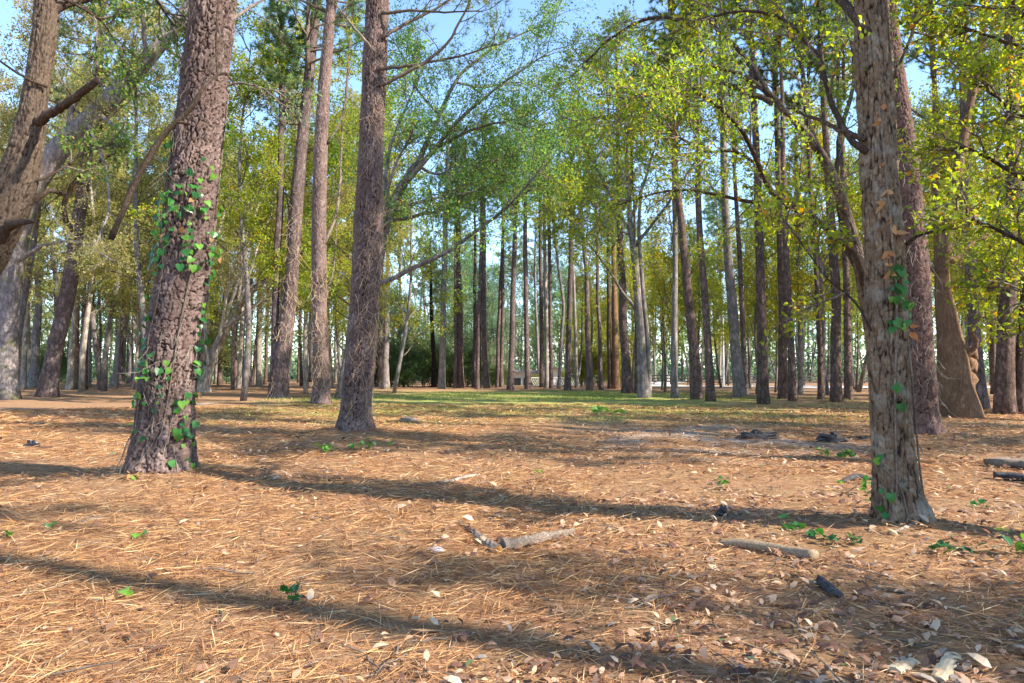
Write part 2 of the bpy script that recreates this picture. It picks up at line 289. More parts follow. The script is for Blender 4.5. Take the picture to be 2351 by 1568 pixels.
# ------------------------------------------------------------------ ground
def ground():
    n = 300; u = np.linspace(-1, 1, n); a = 1.5; b = 7.0
    gx = a * np.sinh(b * u); gy = a * np.sinh(b * u) + 5
    X, Y = np.meshgrid(gx, gy); Z = gh(X, Y)
    i = (np.arange(n - 1)[:, None] * n + np.arange(n - 1)[None]).ravel(); Q = np.stack([i, i + 1, i + n + 1, i + n], -1)
    m, nt, bs = mat('forest_floor'); L = nt.links.new; tc = N_(nt, 'ShaderNodeTexCoord')
    def noise(scale, det, vec=None, dist=0., ro=.6):
        k = N_(nt, 'ShaderNodeTexNoise'); k.inputs['Scale'].default_value = scale; k.inputs['Detail'].default_value = det; k.inputs['Distortion'].default_value = dist; k.inputs['Roughness'].default_value = ro
        L(vec if vec else tc.outputs['Object'], k.inputs[0]); return k.outputs[0]
    mp = N_(nt, 'ShaderNodeMapping'); mp.inputs['Scale'].default_value = (.22, 1, 1); mp.inputs['Rotation'].default_value = (0, 0, R(6)); L(tc.outputs['Object'], mp.inputs[0])
    fine = noise(60, 6, mp.outputs[0], 1.2, .75); fine2 = noise(22, 8, None, .5, .75); big = noise(.35, 4); mid = noise(1.6, 6, None, .4)
    r = ramp(nt, [(.32, (.06, .03, .02)), (.44, (.20, .10, .055)), (.55, (.37, .215, .115)), (.68, (.52, .36, .22))]); 
    av = N_(nt, 'ShaderNodeMath', operation='MULTIPLY_ADD'); L(fine, av.inputs[0]); av.inputs[1].default_value = .5; hv = N_(nt, 'ShaderNodeMath', operation='MULTIPLY'); L(fine2, hv.inputs[0]); hv.inputs[1].default_value = .5; L(hv.outputs[0], av.inputs[2]); L(av.outputs[0], r.inputs[0])
    r2 = ramp(nt, [(.35, (.12, .065, .035)), (.5, (.29, .175, .09)), (.68, (.47, .32, .18))]); L(av.outputs[0], r2.inputs[0])
    rm = ramp(nt, [(.44, (0, 0, 0)), (.6, (1, 1, 1))]); L(mid, rm.inputs[0]); mx = N_(nt, 'ShaderNodeMixRGB'); L(rm.outputs[0], mx.inputs[0]); L(r.outputs[0], mx.inputs[1]); L(r2.outputs[0], mx.inputs[2])
    # thin grass growing in the clearing: a real patch of the ground, softened by noise
    sp = N_(nt, 'ShaderNodeSeparateXYZ'); L(tc.outputs['Object'], sp.inputs[0])
    def band(sock, c0, c1, s):
        x1 = N_(nt, 'ShaderNodeMapRange'); x1.inputs[1].default_value = c0 - s; x1.inputs[2].default_value = c0 + s; L(sock, x1.inputs[0])
        x2 = N_(nt, 'ShaderNodeMapRange'); x2.inputs[1].default_value = c1 + s; x2.inputs[2].default_value = c1 - s; L(sock, x2.inputs[0])
        k = N_(nt, 'ShaderNodeMath', operation='MULTIPLY'); L(x1.outputs[0], k.inputs[0]); L(x2.outputs[0], k.inputs[1]); return k.outputs[0]
    def mul(a_, b_): k = N_(nt, 'ShaderNodeMath', operation='MULTIPLY'); L(a_, k.inputs[0]); L(b_, k.inputs[1]); return k.outputs[0]
    gm = mul(band(sp.outputs[0], -7, 9, 3), band(sp.outputs[1], 18, 44, 3)); gn = ramp(nt, [(.34, (0, 0, 0)), (.52, (.95, .95, .95))]); L(noise(.8, 6, None, .6), gn.inputs[0]); gm = mul(gm, gn.outputs[0])
    rg = ramp(nt, [(.35, (.12, .14, .035)), (.5, (.27, .30, .07)), (.68, (.44, .44, .16))]); L(av.outputs[0], rg.inputs[0])
    mg = N_(nt, 'ShaderNodeMixRGB'); L(gm, mg.inputs[0]); L(mx.outputs[0], mg.inputs[1]); L(rg.outputs[0], mg.inputs[2])
    sm = mul(band(sp.outputs[0], 1.8, 5.2, 1.0), band(sp.outputs[1], 10, 15, 1.5)); sn = ramp(nt, [(.42, (0, 0, 0)), (.6, (1, 1, 1))]); L(noise(1.2, 5), sn.inputs[0]); sm = mul(sm, sn.outputs[0])
    rsd = ramp(nt, [(.35, (.22, .20, .18)), (.65, (.46, .43, .40))]); L(av.outputs[0], rsd.inputs[0])
    ms = N_(nt, 'ShaderNodeMixRGB'); L(sm, ms.inputs[0]); L(mg.outputs[0], ms.inputs[1]); L(rsd.outputs[0], ms.inputs[2])
    L(ms.outputs[0], bs.inputs['Base Color']); bs.inputs['Roughness'].default_value = .95; bs.inputs['Specular IOR Level'].default_value = .1
    bp = N_(nt, 'ShaderNodeBump'); bp.inputs['Strength'].default_value = .9; bp.inputs['Distance'].default_value = .03; L(av.outputs[0], bp.inputs['Height']); L(bp.outputs[0], bs.inputs['Normal'])
    mb = MB(); mb.add(np.stack([X, Y, Z], -1).reshape(-1, 3), Q); link('ground', mb.mesh('ground', m), kind='structure', label='forest floor of pine straw, leaves and thin grass in the clearing')
ground()

def ribbon_path(mb, pts, width, dz):
    p = rs(np.array(pts, float), 60); t = unit(np.gradient(p, axis=0)); s = np.stack([t[:, 1], -t[:, 0]], -1) * width / 2
    cols = [p + s * k for k in (-1, -.5, 0, .5, 1)]; V = np.stack([np.column_stack([c, gh(c[:, 0], c[:, 1]) + dz]) for c in cols], 1).reshape(-1, 3)
    i = (np.arange(59)[:, None] * 5 + np.arange(4)[None]).ravel(); mb.add(V, np.stack([i, i + 1, i + 6, i + 5], -1))
def plain(name, col, rough=.8, nscale=8, var=.25, spec=.3):
    m, nt, b = mat(name); L = nt.links.new; tc = N_(nt, 'ShaderNodeTexCoord'); n = N_(nt, 'ShaderNodeTexNoise'); n.inputs['Scale'].default_value = nscale; n.inputs['Detail'].default_value = 7; L(tc.outputs['Object'], n.inputs[0])
    r = ramp(nt, [(.3, tuple(c * (1 - var) for c in col)), (.7, tuple(min(1, c * (1 + var)) for c in col))]); L(n.outputs[0], r.inputs[0]); L(r.outputs[0], b.inputs['Base Color'])
    b.inputs['Roughness'].default_value = rough; b.inputs['Specular IOR Level'].default_value = spec
    bp = N_(nt, 'ShaderNodeBump'); bp.inputs['Strength'].default_value = .5; bp.inputs['Distance'].default_value = .01; L(n.outputs[0], bp.inputs['Height']); L(bp.outputs[0], b.inputs['Normal']); return m
ROADM = plain('pale_gravel', (.50, .47, .44), .9, 3, .15)
mb = MB(); ribbon_path(mb, [(140, 44), (80, 50), (45, 54), (25, 56), (14, 60), (16, 75), (30, 110)], 4.2, .03)
link('road', mb.mesh('road', ROADM), kind='structure', label='pale gravel road crossing behind the trees on the right')

# ------------------------------------------------------------------ building blocks for trees
def px_path(pts, radii, Y, z_ext=None):
    """photo-measured outline -> world path (x y z r) at its real distance; pts may carry a depth offset"""
    out = []
    for q, r in zip(pts, radii):
        y = Y + (q[2] if len(q) > 2 else 0); p = P(q[0], q[1], y); out.append([*p, r / F_PX * y])
    return np.array(out)
def trunk_mesh(name, path4, base, m, sides=10, rings=16, style=None, seed=0, amp=.02, flare=.4):
    mb = MB()
    if style:                                              # dense relief as far up as it can be seen, a plain stem above
        full = rs(path4, 600); zc = base[2] + 1.4 + abs(base[1]) * .6; lo = full[full[:, 2] <= zc]; hi_ = full[full[:, 2] > zc - .05]
        bark_tube(mb, lo[::6] if len(lo) > 60 else lo, sides, rings, style, seed, amp, base[2], flare)
        if len(hi_) > 3:
            q = rs(hi_[::max(1, len(hi_) // 14)], 14); V, Q, T = tubes(q[None, :, :3], q[None, :, 3], 14); mb.add(V, Q, T, barkh=np.full(len(V), .7), plate=np.full(len(V), .5))
    else:
        p = rs(path4, rings); h = p[:, 2] - base[2]; p[:, 3] *= 1 + flare * np.exp(-np.clip(h, 0, None) / .35)
        sd_ = seed * 3.7; p[:, 0] += .05 * vn(p[:, 2] * .5, sd_, 0, 3) * np.clip(h, 0, 1); p[:, 1] += .05 * vn(p[:, 2] * .5, sd_, 5, 4) * np.clip(h, 0, 1)
        V, Q, T = tubes(p[None, :, :3], p[None, :, 3], sides); rr = np.repeat(p[:, 3], sides)
        c = np.repeat(p[:, :3], sides, 0); k = len(c); dn = V[:k] - c; V[:k] = c + dn * (1 + .10 * vn(dn[:, 0] / rr * 1.3 + seed, dn[:, 1] / rr * 1.3, V[:k, 2] * 1.3, seed))[:, None]
        mb.add(V, Q, T)
    return mb.mesh(name, m, True, np.array(base))
def pine_crown(seed, H=8., L0=2.4, nb=54, nn=22, dens=4):
    rng = np.random.default_rng(seed); st = np.stack([.15 * np.sin(np.linspace(0, 3, 9) + seed), .15 * np.cos(np.linspace(0, 2, 9)), np.linspace(0, H, 9)], -1)[None]
    b1, l1 = children(st, nb, .02, .98, (62, 95), L0, .72, rng, 6, .10, .14)
    b2, l2 = children(b1, 6, .3, 1., (25, 65), .75, .3, rng, 4, .10, .12)
    br = MB(); V, Q, T = tubes(st, np.linspace(.11, .02, 9)[None], 7); br.add(V, Q, T)
    V, Q, T = tubes(b1, np.linspace(.03, .008, 6)[None] * (l1[:, None] / 1.4 + .3), 4, False); br.add(V, Q, T)
    V, Q, T = tubes(b2, np.linspace(.012, .005, 4)[None] * np.ones((len(b2), 1)), 3, False); br.add(V, Q, T)
    fo = MB(); tufts(fo, b2, dens, nn, .27, .026, rng, .35)
    return br.mesh('branches', TWIG), fo.mesh('crown', LM['pn'], False)
def broad_tree(seed, H=11., lmat='yg', leaf=.10, nl=26, spread=3.4, low=.25, bark=GREYB, wide=.55, n1=17, stems=1, r0=.11, n2=9, n3=5):
    rng = np.random.default_rng(seed); tr = []
    for s in range(stems):
        z = np.linspace(0, H * (1 - .15 * s), 10); ph = rng.uniform(0, 6, 2); lean = rng.normal(size=2) * .05 * (1 + 2.2 * (stems > 1))
        tr.append(np.stack([.25 * np.sin(z * .45 + ph[0]) + lean[0] * z, .25 * np.sin(z * .4 + ph[1]) + lean[1] * z, z], -1) - np.array([.25 * math.sin(ph[0]) - .1 * s, .25 * math.sin(ph[1]), 0]))
    tr = np.stack(tr)
    b1, l1 = children(tr, n1, low, .98, (32, 66), spread, .55, rng, 6, .05, .16)
    b2, l2 = children(b1, n2, .25, 1., (25, 65), 1.4, .35, rng, 5, .02, .2, .3)
    b3, l3 = children(b2, n3, .2, 1., (25, 70), .65, .3, rng, 4, 0, .2, .3)
    t = MB(); V, Q, T = tubes(tr, np.linspace(r0, .02, 10)[None] * np.ones((stems, 1)), 9); t.add(V, Q, T)
    br = MB(); V, Q, T = tubes(b1, np.linspace(.035, .01, 6)[None] * np.ones((len(b1), 1)), 5, False); br.add(V, Q, T)
    V, Q, T = tubes(b2, np.linspace(.013, .005, 5)[None] * np.ones((len(b2), 1)), 3, False); br.add(V, Q, T)
    fo = MB(); leaves(fo, b3, max(4, nl // 2), leaf, rng, .1, .25, .6, wide, .09)
    return t.mesh('trunk', bark), br.mesh('branches', TWIG), fo.mesh('crown', LM[lmat], False)

print('x'); PC = [pine_crown(1), pine_crown(2, 9., 2.7, 50), pine_crown(3, 7., 2.0, 38), pine_crown(4, 8.5, 2.9, 40, 20)]
print('pine crowns ok')
BT = {'yg': [broad_tree(11, 10, 'yg', .12, 24, 3.4, .22), broad_tree(12, 12, 'yg', .12, 24, 3.8, .25)],
      'mg': [broad_tree(13, 12, 'mg', .12, 27, 3.6, .22), broad_tree(14, 9, 'mg', .11, 24, 2.9, .15)],
      'ol': [broad_tree(15, 12, 'ol', .11, 24, 3.6, .18, PALE), broad_tree(16, 14, 'ol', .11, 24, 3.9, .25, GREYB), broad_tree(17, 10, 'ol', .10, 24, 3.2, .12, PALE, stems=2, r0=.08)],
      'bg': [broad_tree(18, 11, 'bg', .13, 27, 3.6, .15), broad_tree(19, 8, 'bg', .12, 27, 2.9, .1, stems=2, r0=.08)],
      'tall_ol': [broad_tree(31, 21, 'ol', .14, 28, 5.0, .22, GREYB, n1=28, n2=11, r0=.2), broad_tree(32, 18, 'ol', .13, 28, 4.4, .15, PALE, n1=26, n2=11, r0=.16)],
      'tall_yg': [broad_tree(33, 17, 'yg', .13, 34, 4.6, .2, GREYB, n1=26, n2=9, r0=.15), broad_tree(34, 14, 'yg', .13, 26, 4.2, .12, GREYB, n1=20, n2=9, r0=.13)],
      'dg': [broad_tree(20, 3.2, 'dg', .13, 24, 1.6, .05, TWIG, n1=12, stems=3, r0=.04, n2=6)],
      'ys': [broad_tree(21, 3.2, 'yg', .12, 18, 1.6, .05, TWIG, n1=12, stems=3, r0=.04, n2=6)]}

def put_broad(kind, var, x, y, s=1., rz=None, label=None, group=None, cat='tree', name='broadleaf_tree', rng=random):
    rz = rng.uniform(0, 6.28) if rz is None else rz; tm, bm, fm = BT[kind][var % len(BT[kind])]
    root = link(name, None, loc=(x, y, gz(x, y) - .05), rz=rz, label=label, cat=cat, group=group, scale=(s, s, s * rng.uniform(.92, 1.1)))
    link('trunk', tm, root); link('branches', bm, root, kind='stuff'); link('crown', fm, root, kind='stuff'); return root
def put_pine(pts, radii, label, m=PINE_LO, height=21., crown=0, cs=1., name='pine_tree', hi=None, seed=0, limbs=None, base_y=None, crown_at=None, group=None, sides=10):
    """pine measured on the photograph: stands where the foot of its trunk meets the ground"""
    g = G(*pts[0][:2]); Y = g[1]; path = px_path(pts, radii, Y); base = np.array([path[0, 0], Y, gz(path[0, 0], Y)])
    path[0, 2] = base[2] - .05; path = np.vstack([[path[0, 0], path[0, 1], base[2] - .35, path[0, 3]], path])
    top = path[-1]; prev = path[-2]; d = (top - prev)[:3]; d = d / np.linalg.norm(d); d[:2] *= .6
    if top[2] < height:
        d = d / d[2]; k = height - top[2]
        for f in (.35, .7, 1.): path = np.vstack([path, [*(top[:3] + d * k * f), max(.035, top[3] * (1 - .8 * f))]])
    root = link(name, None, loc=tuple(base), label=label, cat='tree' , group=group)
    if hi: me = trunk_mesh('trunk', path, base, m, hi[0], hi[1], hi[2], seed, hi[3], .42 if hi[2] == 'oak' else .3)
    else: me = trunk_mesh('trunk', path, base, m, sides, 22, None, seed)
    link('trunk', me, root)
    if crown is not None:
        bm, fm = PC[crown % 4]; tip = path[-1][:3]; full = rs(path, 200); zc = height - 8.2 * cs
        c = full[np.argmin(abs(full[:, 2] - zc))][:3] - base; rz = seed * 1.7
        link('branches', bm, root, loc=tuple(c), rz=rz, kind='stuff', scale=(cs,) * 3); link('crown', fm, root, loc=tuple(c), rz=rz, kind='stuff', scale=(cs,) * 3)
    return root, path, base
def limb_paths(limbs, Y, base, rng, drift=.22):
    out = []
    for li in limbs:
        pts, r0, r1 = li[:3]; dy = li[3] if len(li) > 3 else rng.uniform(-drift, drift) * math.hypot(pts[-1][0] - pts[0][0], pts[-1][1] - pts[0][1]) / F_PX * Y
        n = len(pts); y0 = li[4] if len(li) > 4 else 0.
        q = [(a, b, y0 + dy * (k / (n - 1)) ** 1.3) for k, (a, b) in enumerate(pts)]
        out.append(px_path(q, np.linspace(r0, r1, n), Y))
    return out
def dress(root, base, lps, lmat, bark, rng, n1=6, L1=.9, n2=5, L2=.4, nl=9, leaf=.06, t0=.25, wide=.5, droop=.3, limbname='limb', shape=4, sides=8, up=.03, twigm=None, leafy=None, tuft=False, spill=.04):
    """limbs as parts, twigs and leaves as joined stuff, all children of the tree"""
    if bark in (OAK_DK, OAK_HI): bark = LIMB
    for p in lps:
        q = rs(p, 18); q[:, 3] = np.maximum(q[:, 3], .004); q[1:-1, :3] += rng.normal(size=(16, 3)) * q[1:-1, 3:4] * .22
        mb = MB(); V, Q, T = tubes(q[None, :, :3], q[None, :, 3], sides); mb.add(V, Q, T); link(limbname, mb.mesh('limb', bark, True, base), root)
    use = [p for i, p in enumerate(lps) if leafy is None or i in leafy]
    if not use: return
    A = np.stack([rs(p, 12)[:, :3] for p in use]); Ls = np.linalg.norm(np.diff(A, axis=1), axis=2).sum(1)
    b1, l1 = children(A, n1, t0, 1., (25, 70), L1, .3, rng, 6, up, .2); b1b, _ = children(A, max(2, n1 // 3), .85, 1., (8, 40), L1, .2, rng, 6, up, .18); b1 = np.concatenate([b1, b1b])
    b2, l2 = children(b1, n2, .2, 1., (25, 70), L2, .3, rng, 5, up, .2)
    br = MB(); V, Q, T = tubes(b1, np.linspace(.011, .004, 6)[None] * np.ones((len(b1), 1)), 4, False); br.add(V, Q, T)
    V, Q, T = tubes(b2, np.linspace(.005, .002, 5)[None] * np.ones((len(b2), 1)), 3, False); br.add(V, Q, T)
    link('branches', br.mesh('branches', twigm or TWIG, True, base), root, kind='stuff')
    fo = MB()
    if tuft: tufts(fo, b2, 2, nl, leaf, .008, rng, .5)
    else: leaves(fo, b2, nl, leaf, rng, .1, droop, .6, wide, spill, shape)
    link('crown', fo.mesh('crown', LM[lmat], False, base), root, kind='stuff')
print('archetypes ok')
# ================================================================== the near trees, each measured on the photograph
rg = np.random.default_rng(5)
# pine carrying the ivy, left foreground
rootA, pathA, baseA = put_pine([(365, 1112), (375, 1000), (395, 800), (425, 600), (445, 400), (468, 200), (490, 0), (512, -260), (530, -600)],
    [58, 58, 56, 54, 52, 50, 48, 44, 40], 'thick plated pine trunk wrapped in green ivy, left foreground', PINE_HI, 23, 0, 1.1, hi=(170, 850, 'pine', .034), seed=3)
lpA = limb_paths([([(505, 205), (545, 190), (590, 200), (640, 210)], 3, 1.5), ([(470, 120), (430, 60), (380, 20), (330, -40)], 5, 2, 1.5), ([(520, 60), (570, 20), (640, -20)], 5, 2, 1.)], 7.4, baseA, rg)
dress(rootA, baseA, lpA, 'bg', TWIG, rg, 5, .5, 4, .25, 7, .045, .4)
# second pine
rootB, pathB, baseB = put_pine([(815, 1004), (820, 900), (836, 700), (846, 500), (853, 300), (862, 100), (868, -40), (878, -300)],
    [33, 33, 32, 30, 27, 26, 25, 23], 'tall bare pine trunk hung with dry vine strands, second big trunk from the left', PINE_HI, 23, 1, 1.1, hi=(130, 700, 'pine', .028), seed=8)
lpB = limb_paths([([(872, 195), (920, 175), (980, 140), (1030, 95), (1060, 40), (1090, -20)], 5, 2), ([(868, 160), (930, 152), (1010, 138), (1080, 122), (1140, 100)], 4.5, 1.5),
                  ([(876, 85), (930, 55), (1000, 20), (1060, -20)], 5, 2), ([(876, 30), (950, 25), (1020, 28), (1100, 25)], 4, 1.5), ([(862, 120), (810, 60), (770, 10)], 4, 2)], 12.5, baseB, rg)
dress(rootB, baseB, lpB, 'pn', TWIG, rg, 5, .8, 4, .35, 16, .16, .3, tuft=True)
# right foreground oak
rootC, pathC, baseC = put_pine([(2072, 1222), (2058, 1120), (2048, 1000), (2040, 880), (2035, 740), (2030, 600), (2020, 430), (2010, 250), (2002, 90), (1996, -80), (1992, -400), (2010, -900)],
    [46, 44, 44, 43, 44, 42, 41, 40, 38, 35, 30, 20], 'rough grey oak trunk with a patch of ivy, largest trunk on the right', OAK_HI, 5.0, None, hi=(160, 720, 'oak', .016), seed=4, name='oak_tree')
lpC = limb_paths([([(1990, 350), (1950, 320), (1925, 270), (1900, 210), (1882, 140), (1845, 90), (1790, 40), (1700, 25), (1600, 50)], 8, 2.5, .8),
                  ([(1985, 320), (1930, 300), (1880, 275), (1840, 262)], 7, 3, .4), ([(2080, 560), (2110, 540), (2150, 532), (2195, 525)], 5, 2, -.1), ([(2050, 180), (2080, 110), (2110, 30), (2140, -60)], 4, 1.5, .3),
                  ([(2000, 760), (1960, 690), (1900, 640), (1840, 560), (1790, 490)], 3, 1.2, .7), ([(1995, 80), (1930, 0), (1840, -90), (1700, -180)], 12, 5, 1.), ([(2000, -50), (2100, -200), (2250, -330)], 14, 5, .8), ([(1990, -150), (1850, -350), (1600, -520)], 14, 5, -.5)], 5.1, baseC, rg)
dress(rootC, baseC, lpC, 'yg', OAK_DK, rg, 11, .6, 6, .24, 11, .055, .25, shape=6, leafy=[0, 3, 4, 5, 6, 7])
# dark pine right behind it
rootD, pathD, baseD = put_pine([(2122, 1006), (2112, 850), (2100, 650), (2085, 450), (2068, 280), (2048, 120), (2035, -40)], [31, 30, 29, 27, 23, 19, 16],
    'dark reddish pine trunk half hidden behind the big grey oak', PINE_RED, 20, 2, 1., hi=(90, 520, 'pine', .026), seed=6)
# oak arching from behind the big grey oak
gH = G(2052, 1062)
rootH, pathH, baseH = put_pine([(2052, 1062), (2028, 900), (2000, 740), (1978, 620), (1955, 540), (1925, 440), (1882, 352), (1845, 300), (1800, 256), (1765, 215), (1700, 170)], [22, 20, 18, 16, 13, 11, 10, 9, 8, 7, 5],
    'leaning oak whose limbs arch leftward over the clearing from behind the big grey oak', OAK_DK, 1., None, hi=(60, 420, 'oak', .015), seed=9, name='oak_tree')
lpH = limb_paths([([(1765, 222), (1735, 165), (1700, 125), (1650, 70), (1590, 10), (1530, -40)], 8, 3, 1.5), ([(1775, 238), (1720, 215), (1650, 190), (1590, 203), (1520, 235), (1400, 265)], 8, 2, .6),
                  ([(1984, 655), (1966, 590), (1920, 545), (1860, 492), (1800, 465), (1765, 430), (1740, 375), (1712, 310), (1655, 250), (1590, 205)], 9, 4, -1.), ([(1865, 495), (1780, 468), (1700, 460), (1610, 440), (1520, 440), (1400, 478)], 6, 2, 1.2),
                  ([(1880, 350), (1850, 260), (1840, 150), (1800, 40), (1780, -60)], 7, 3, 1.5), ([(1700, 170), (1620, 150), (1540, 180), (1440, 230)], 5, 2, -.8), ([(1750, 385), (1690, 350), (1610, 345), (1540, 300)], 4, 1.5, -1.),
                  ([(1985, 650), (1940, 560), (1920, 420), (1930, 300), (1960, 180), (1940, 20)], 9, 3, 1.5), ([(1600, 60), (1500, 40), (1400, 90), (1330, 160)], 5, 2, 1.5, 1.2)], 9.1, baseH, rg)
dress(rootH, baseH, lpH, 'yg', OAK_DK, rg, 14, 1.1, 8, .42, 15, .058, .2)
# oak on the left edge leaning in
gT = (-300, 1120)
rootT, pathT, baseT = put_pine([(-290, 1122), (-190, 850), (-80, 660), (10, 490), (58, 345), (84, 200), (104, 60), (112, -100), (150, -420)], [52, 46, 46, 45, 34, 27, 25, 23, 14],
    'dark oak leaning in from the left edge with a snapped limb stub', OAK_DK, 1., None, hi=(120, 600, 'oak', .018), seed=14, name='oak_tree')
lpT = limb_paths([([(80, 280), (125, 255), (170, 225), (225, 184)], 11, 8, -.5), ([(95, 45), (125, 18), (175, 5), (230, -15), (300, -80)], 13, 6, .5), ([(-10, 560), (20, 520), (50, 510), (78, 508)], 14, 4, -.4),
                  ([(108, 200), (60, 180), (0, 140), (-80, 80)], 3.5, 2, -.5), ([(112, -20), (190, 20), (250, 70), (290, 170)], 4, 1.5, .6), ([(60, 420), (120, 400), (200, 350), (260, 330)], 4, 1.5, 1.), ([(112, -80), (230, -90), (330, -30), (400, 60)], 6, 2, .5),
                  ([(20, 480), (60, 470), (110, 440), (150, 445)], 9, 4, .6)], 7.05, baseT, rg)
dress(rootT, baseT, lpT, 'mg', OAK_DK, rg, 9, .5, 6, .24, 12, .050, .35, leafy=[1, 4, 5, 6], shape=6)
# big pale live oak behind it, limb crossing to the upper centre-left
rootU, pathU, baseU = put_pine([(12, 918), (18, 760), (30, 610), (62, 460), (130, 350), (210, 270), (290, 190), (360, 110), (430, 20), (500, -120)], [25, 21, 22, 25, 24, 21, 20, 17, 13, 8],
    'massive pale live oak at the left edge, its limb rising diagonally to the right', GREYB, 1., None, seed=15, name='oak_tree', sides=18)
lpU = limb_paths([([(60, 470), (80, 380), (90, 250), (100, 120), (90, -20)], 13, 8, 2), ([(150, 340), (180, 220), (260, 160), (300, 60)], 6, 3, 2), ([(290, 190), (330, 150), (330, 60), (320, -30)], 8, 4, -2), ([(225, 262), (275, 300), (330, 350), (420, 380)], 5, 2, -2),
                  ([(200, 280), (240, 380), (250, 480), (220, 560)], 4, 2, -2.5), ([(370, 100), (430, 140), (520, 170), (600, 180)], 5, 2, 2.), ([(40, 600), (110, 560), (190, 560), (260, 600)], 5, 2, -3)], 29.5, baseU, rg)
dress(rootU, baseU, lpU, 'ol', GREYB, rg, 9, 2.4, 7, .9, 11, .10, .15, twigm=PALETWIG, spill=.1)
rootV, pathV, baseV = put_pine([(108, 914), (132, 780), (160, 640), (180, 500), (195, 400), (210, 250), (228, 100), (240, -60)], [20, 17, 16, 14, 13, 11, 9, 7],
    'vine-covered grey trunk leaning right, between the live oak and the ivy pine', PINE_LO, 20, 3, .9, seed=16, name='gum_tree', sides=16)
lpV = limb_paths([([(178, 540), (150, 500), (152, 455), (185, 400), (240, 362), (300, 335)], 7, 3, -1.5), ([(200, 360), (240, 280), (300, 230)], 4, 2, 1)], 31.5, baseV, rg)
dress(rootV, baseV, lpV, 'ol', OAK_DK, rg, 7, 1.6, 5, .7, 9, .09, .3, twigm=PALETWIG)
# two pines in the left middle distance
rootW, pathW, baseW = put_pine([(640, 922), (652, 800), (668, 650), (682, 450), (698, 280), (715, 120), (732, -40)], [19, 17, 15, 14, 12, 10.5, 9],
    'gently bowed pine, thicker of the close pair left of centre', PINE_LO, 22, 0, 1., seed=17, sides=16, hi=(44, 300, 'pine', .03))
put_pine([(626, 922), (632, 750), (638, 550), (644, 350), (648, 150), (640, -20)], [11, 9, 8, 7, 6, 5], 'slender trunk growing against the left side of the bowed pine', PINE_LO, 18, 2, .8, seed=18)
rootX, pathX, baseX = put_pine([(738, 932), (735, 800), (732, 620), (733, 440), (740, 260), (752, 100), (764, -40)], [19, 17, 16, 15.5, 14, 12, 10],
    'upright dark pine just left of the tall bare pine, foliage on its top', PINE_HI, 22, 1, 1., seed=19, hi=(70, 460, 'pine', .028))
lpX = limb_paths([([(752, 330), (790, 250), (800, 130), (810, 20)], 4, 2, 1.), ([(745, 560), (775, 480), (782, 380), (785, 280)], 4, 2, 1.5), ([(740, 700), (765, 620), (772, 520)], 3, 1.5, 1)], 24.5, baseX, rg)
dress(rootX, baseX, lpX, 'yg', TWIG, rg, 13, 1.3, 7, .5, 14, .09, .15)
# oak fanning out of the back of the second pine
rootG, pathG, baseG = put_pine([(832, 972), (842, 820), (852, 680), (868, 570), (888, 500), (915, 440), (955, 378)], [19, 17, 16, 14, 13, 11, 8],
    'oak behind the tall bare pine, limbs fanning up to the right', GREYB, 1., None, seed=20, name='oak_tree', sides=14)
lpG = limb_paths([([(945, 395), (985, 320), (1015, 250), (1045, 190), (1090, 140), (1160, 95), (1240, 60)], 7, 1.5, 1.5), ([(930, 420), (990, 350), (1040, 290), (1100, 235), (1170, 180), (1260, 120)], 7, 1.5, -1),
                  ([(985, 345), (1030, 325), (1080, 300), (1160, 280), (1240, 300)], 5, 1.5, -.8), ([(890, 495), (940, 470), (1000, 455), (1070, 442), (1130, 430)], 5, 1.5, .8), ([(885, 510), (960, 495), (1040, 470), (1100, 420), (1180, 370)], 5, 1.5, 1.8),
                  ([(862, 655), (940, 620), (1030, 575), (1100, 525), (1160, 480), (1205, 430), (1250, 380)], 6, 2, -1.5), ([(872, 545), (880, 440), (895, 340), (930, 250), (960, 180)], 6, 2, 1.5), ([(870, 560), (900, 400), (950, 300)], 5, 2, -1.2),
                  ([(955, 380), (1010, 400), (1080, 375), (1140, 370)], 4, 1.5, .5), ([(1010, 265), (960, 210), (930, 140), (900, 90)], 3, 1, .6, .6), ([(1045, 190), (1110, 200), (1200, 190), (1290, 230)], 3, 1, .8, .8)], 16.1, baseG, rg)
dress(rootG, baseG, lpG, 'mg', GREYB, rg, 15, 1.6, 8, .65, 24, .066, .12, spill=.07)
# tan leaning tree at the right
rootE, pathE, baseE = put_pine([(2205, 962), (2192, 850), (2176, 740), (2160, 660), (2158, 620), (2168, 560), (2180, 470), (2200, 380), (2215, 280), (2240, 160), (2262, 0), (2270, -80)], [35, 29, 22, 16, 14, 12, 11, 10, 9, 8, 7, 5],
    'stout tan oak with a swollen base leaning left, right of the big grey oak', TAN, 1., None, seed=21, name='oak_tree', sides=20)
lpE = limb_paths([([(2166, 600), (2200, 590), (2235, 560), (2290, 528)], 9, 4, .5), ([(2160, 625), (2130, 615), (2105, 590)], 9, 3, .5), ([(2190, 820), (2222, 815), (2240, 790), (2232, 760), (2250, 725)], 8, 3, -.5), ([(2205, 930), (2225, 860), (2230, 800)], 18, 10, .3),
                  ([(2205, 380), (2170, 320), (2130, 280), (2090, 250)], 5, 2, 1), ([(2230, 220), (2290, 170), (2360, 140)], 5, 2, 1), ([(2185, 470), (2250, 420), (2330, 400)], 4, 2, -1), ([(2160, 660), (2210, 640), (2290, 620)], 4, 1.5, -1)], 17.6, baseE, rg)
dress(rootE, baseE, lpE, 'yg', TAN, rg, 12, 1.4, 7, .55, 14, .085, .15, leafy=[0, 4, 5, 6, 7])
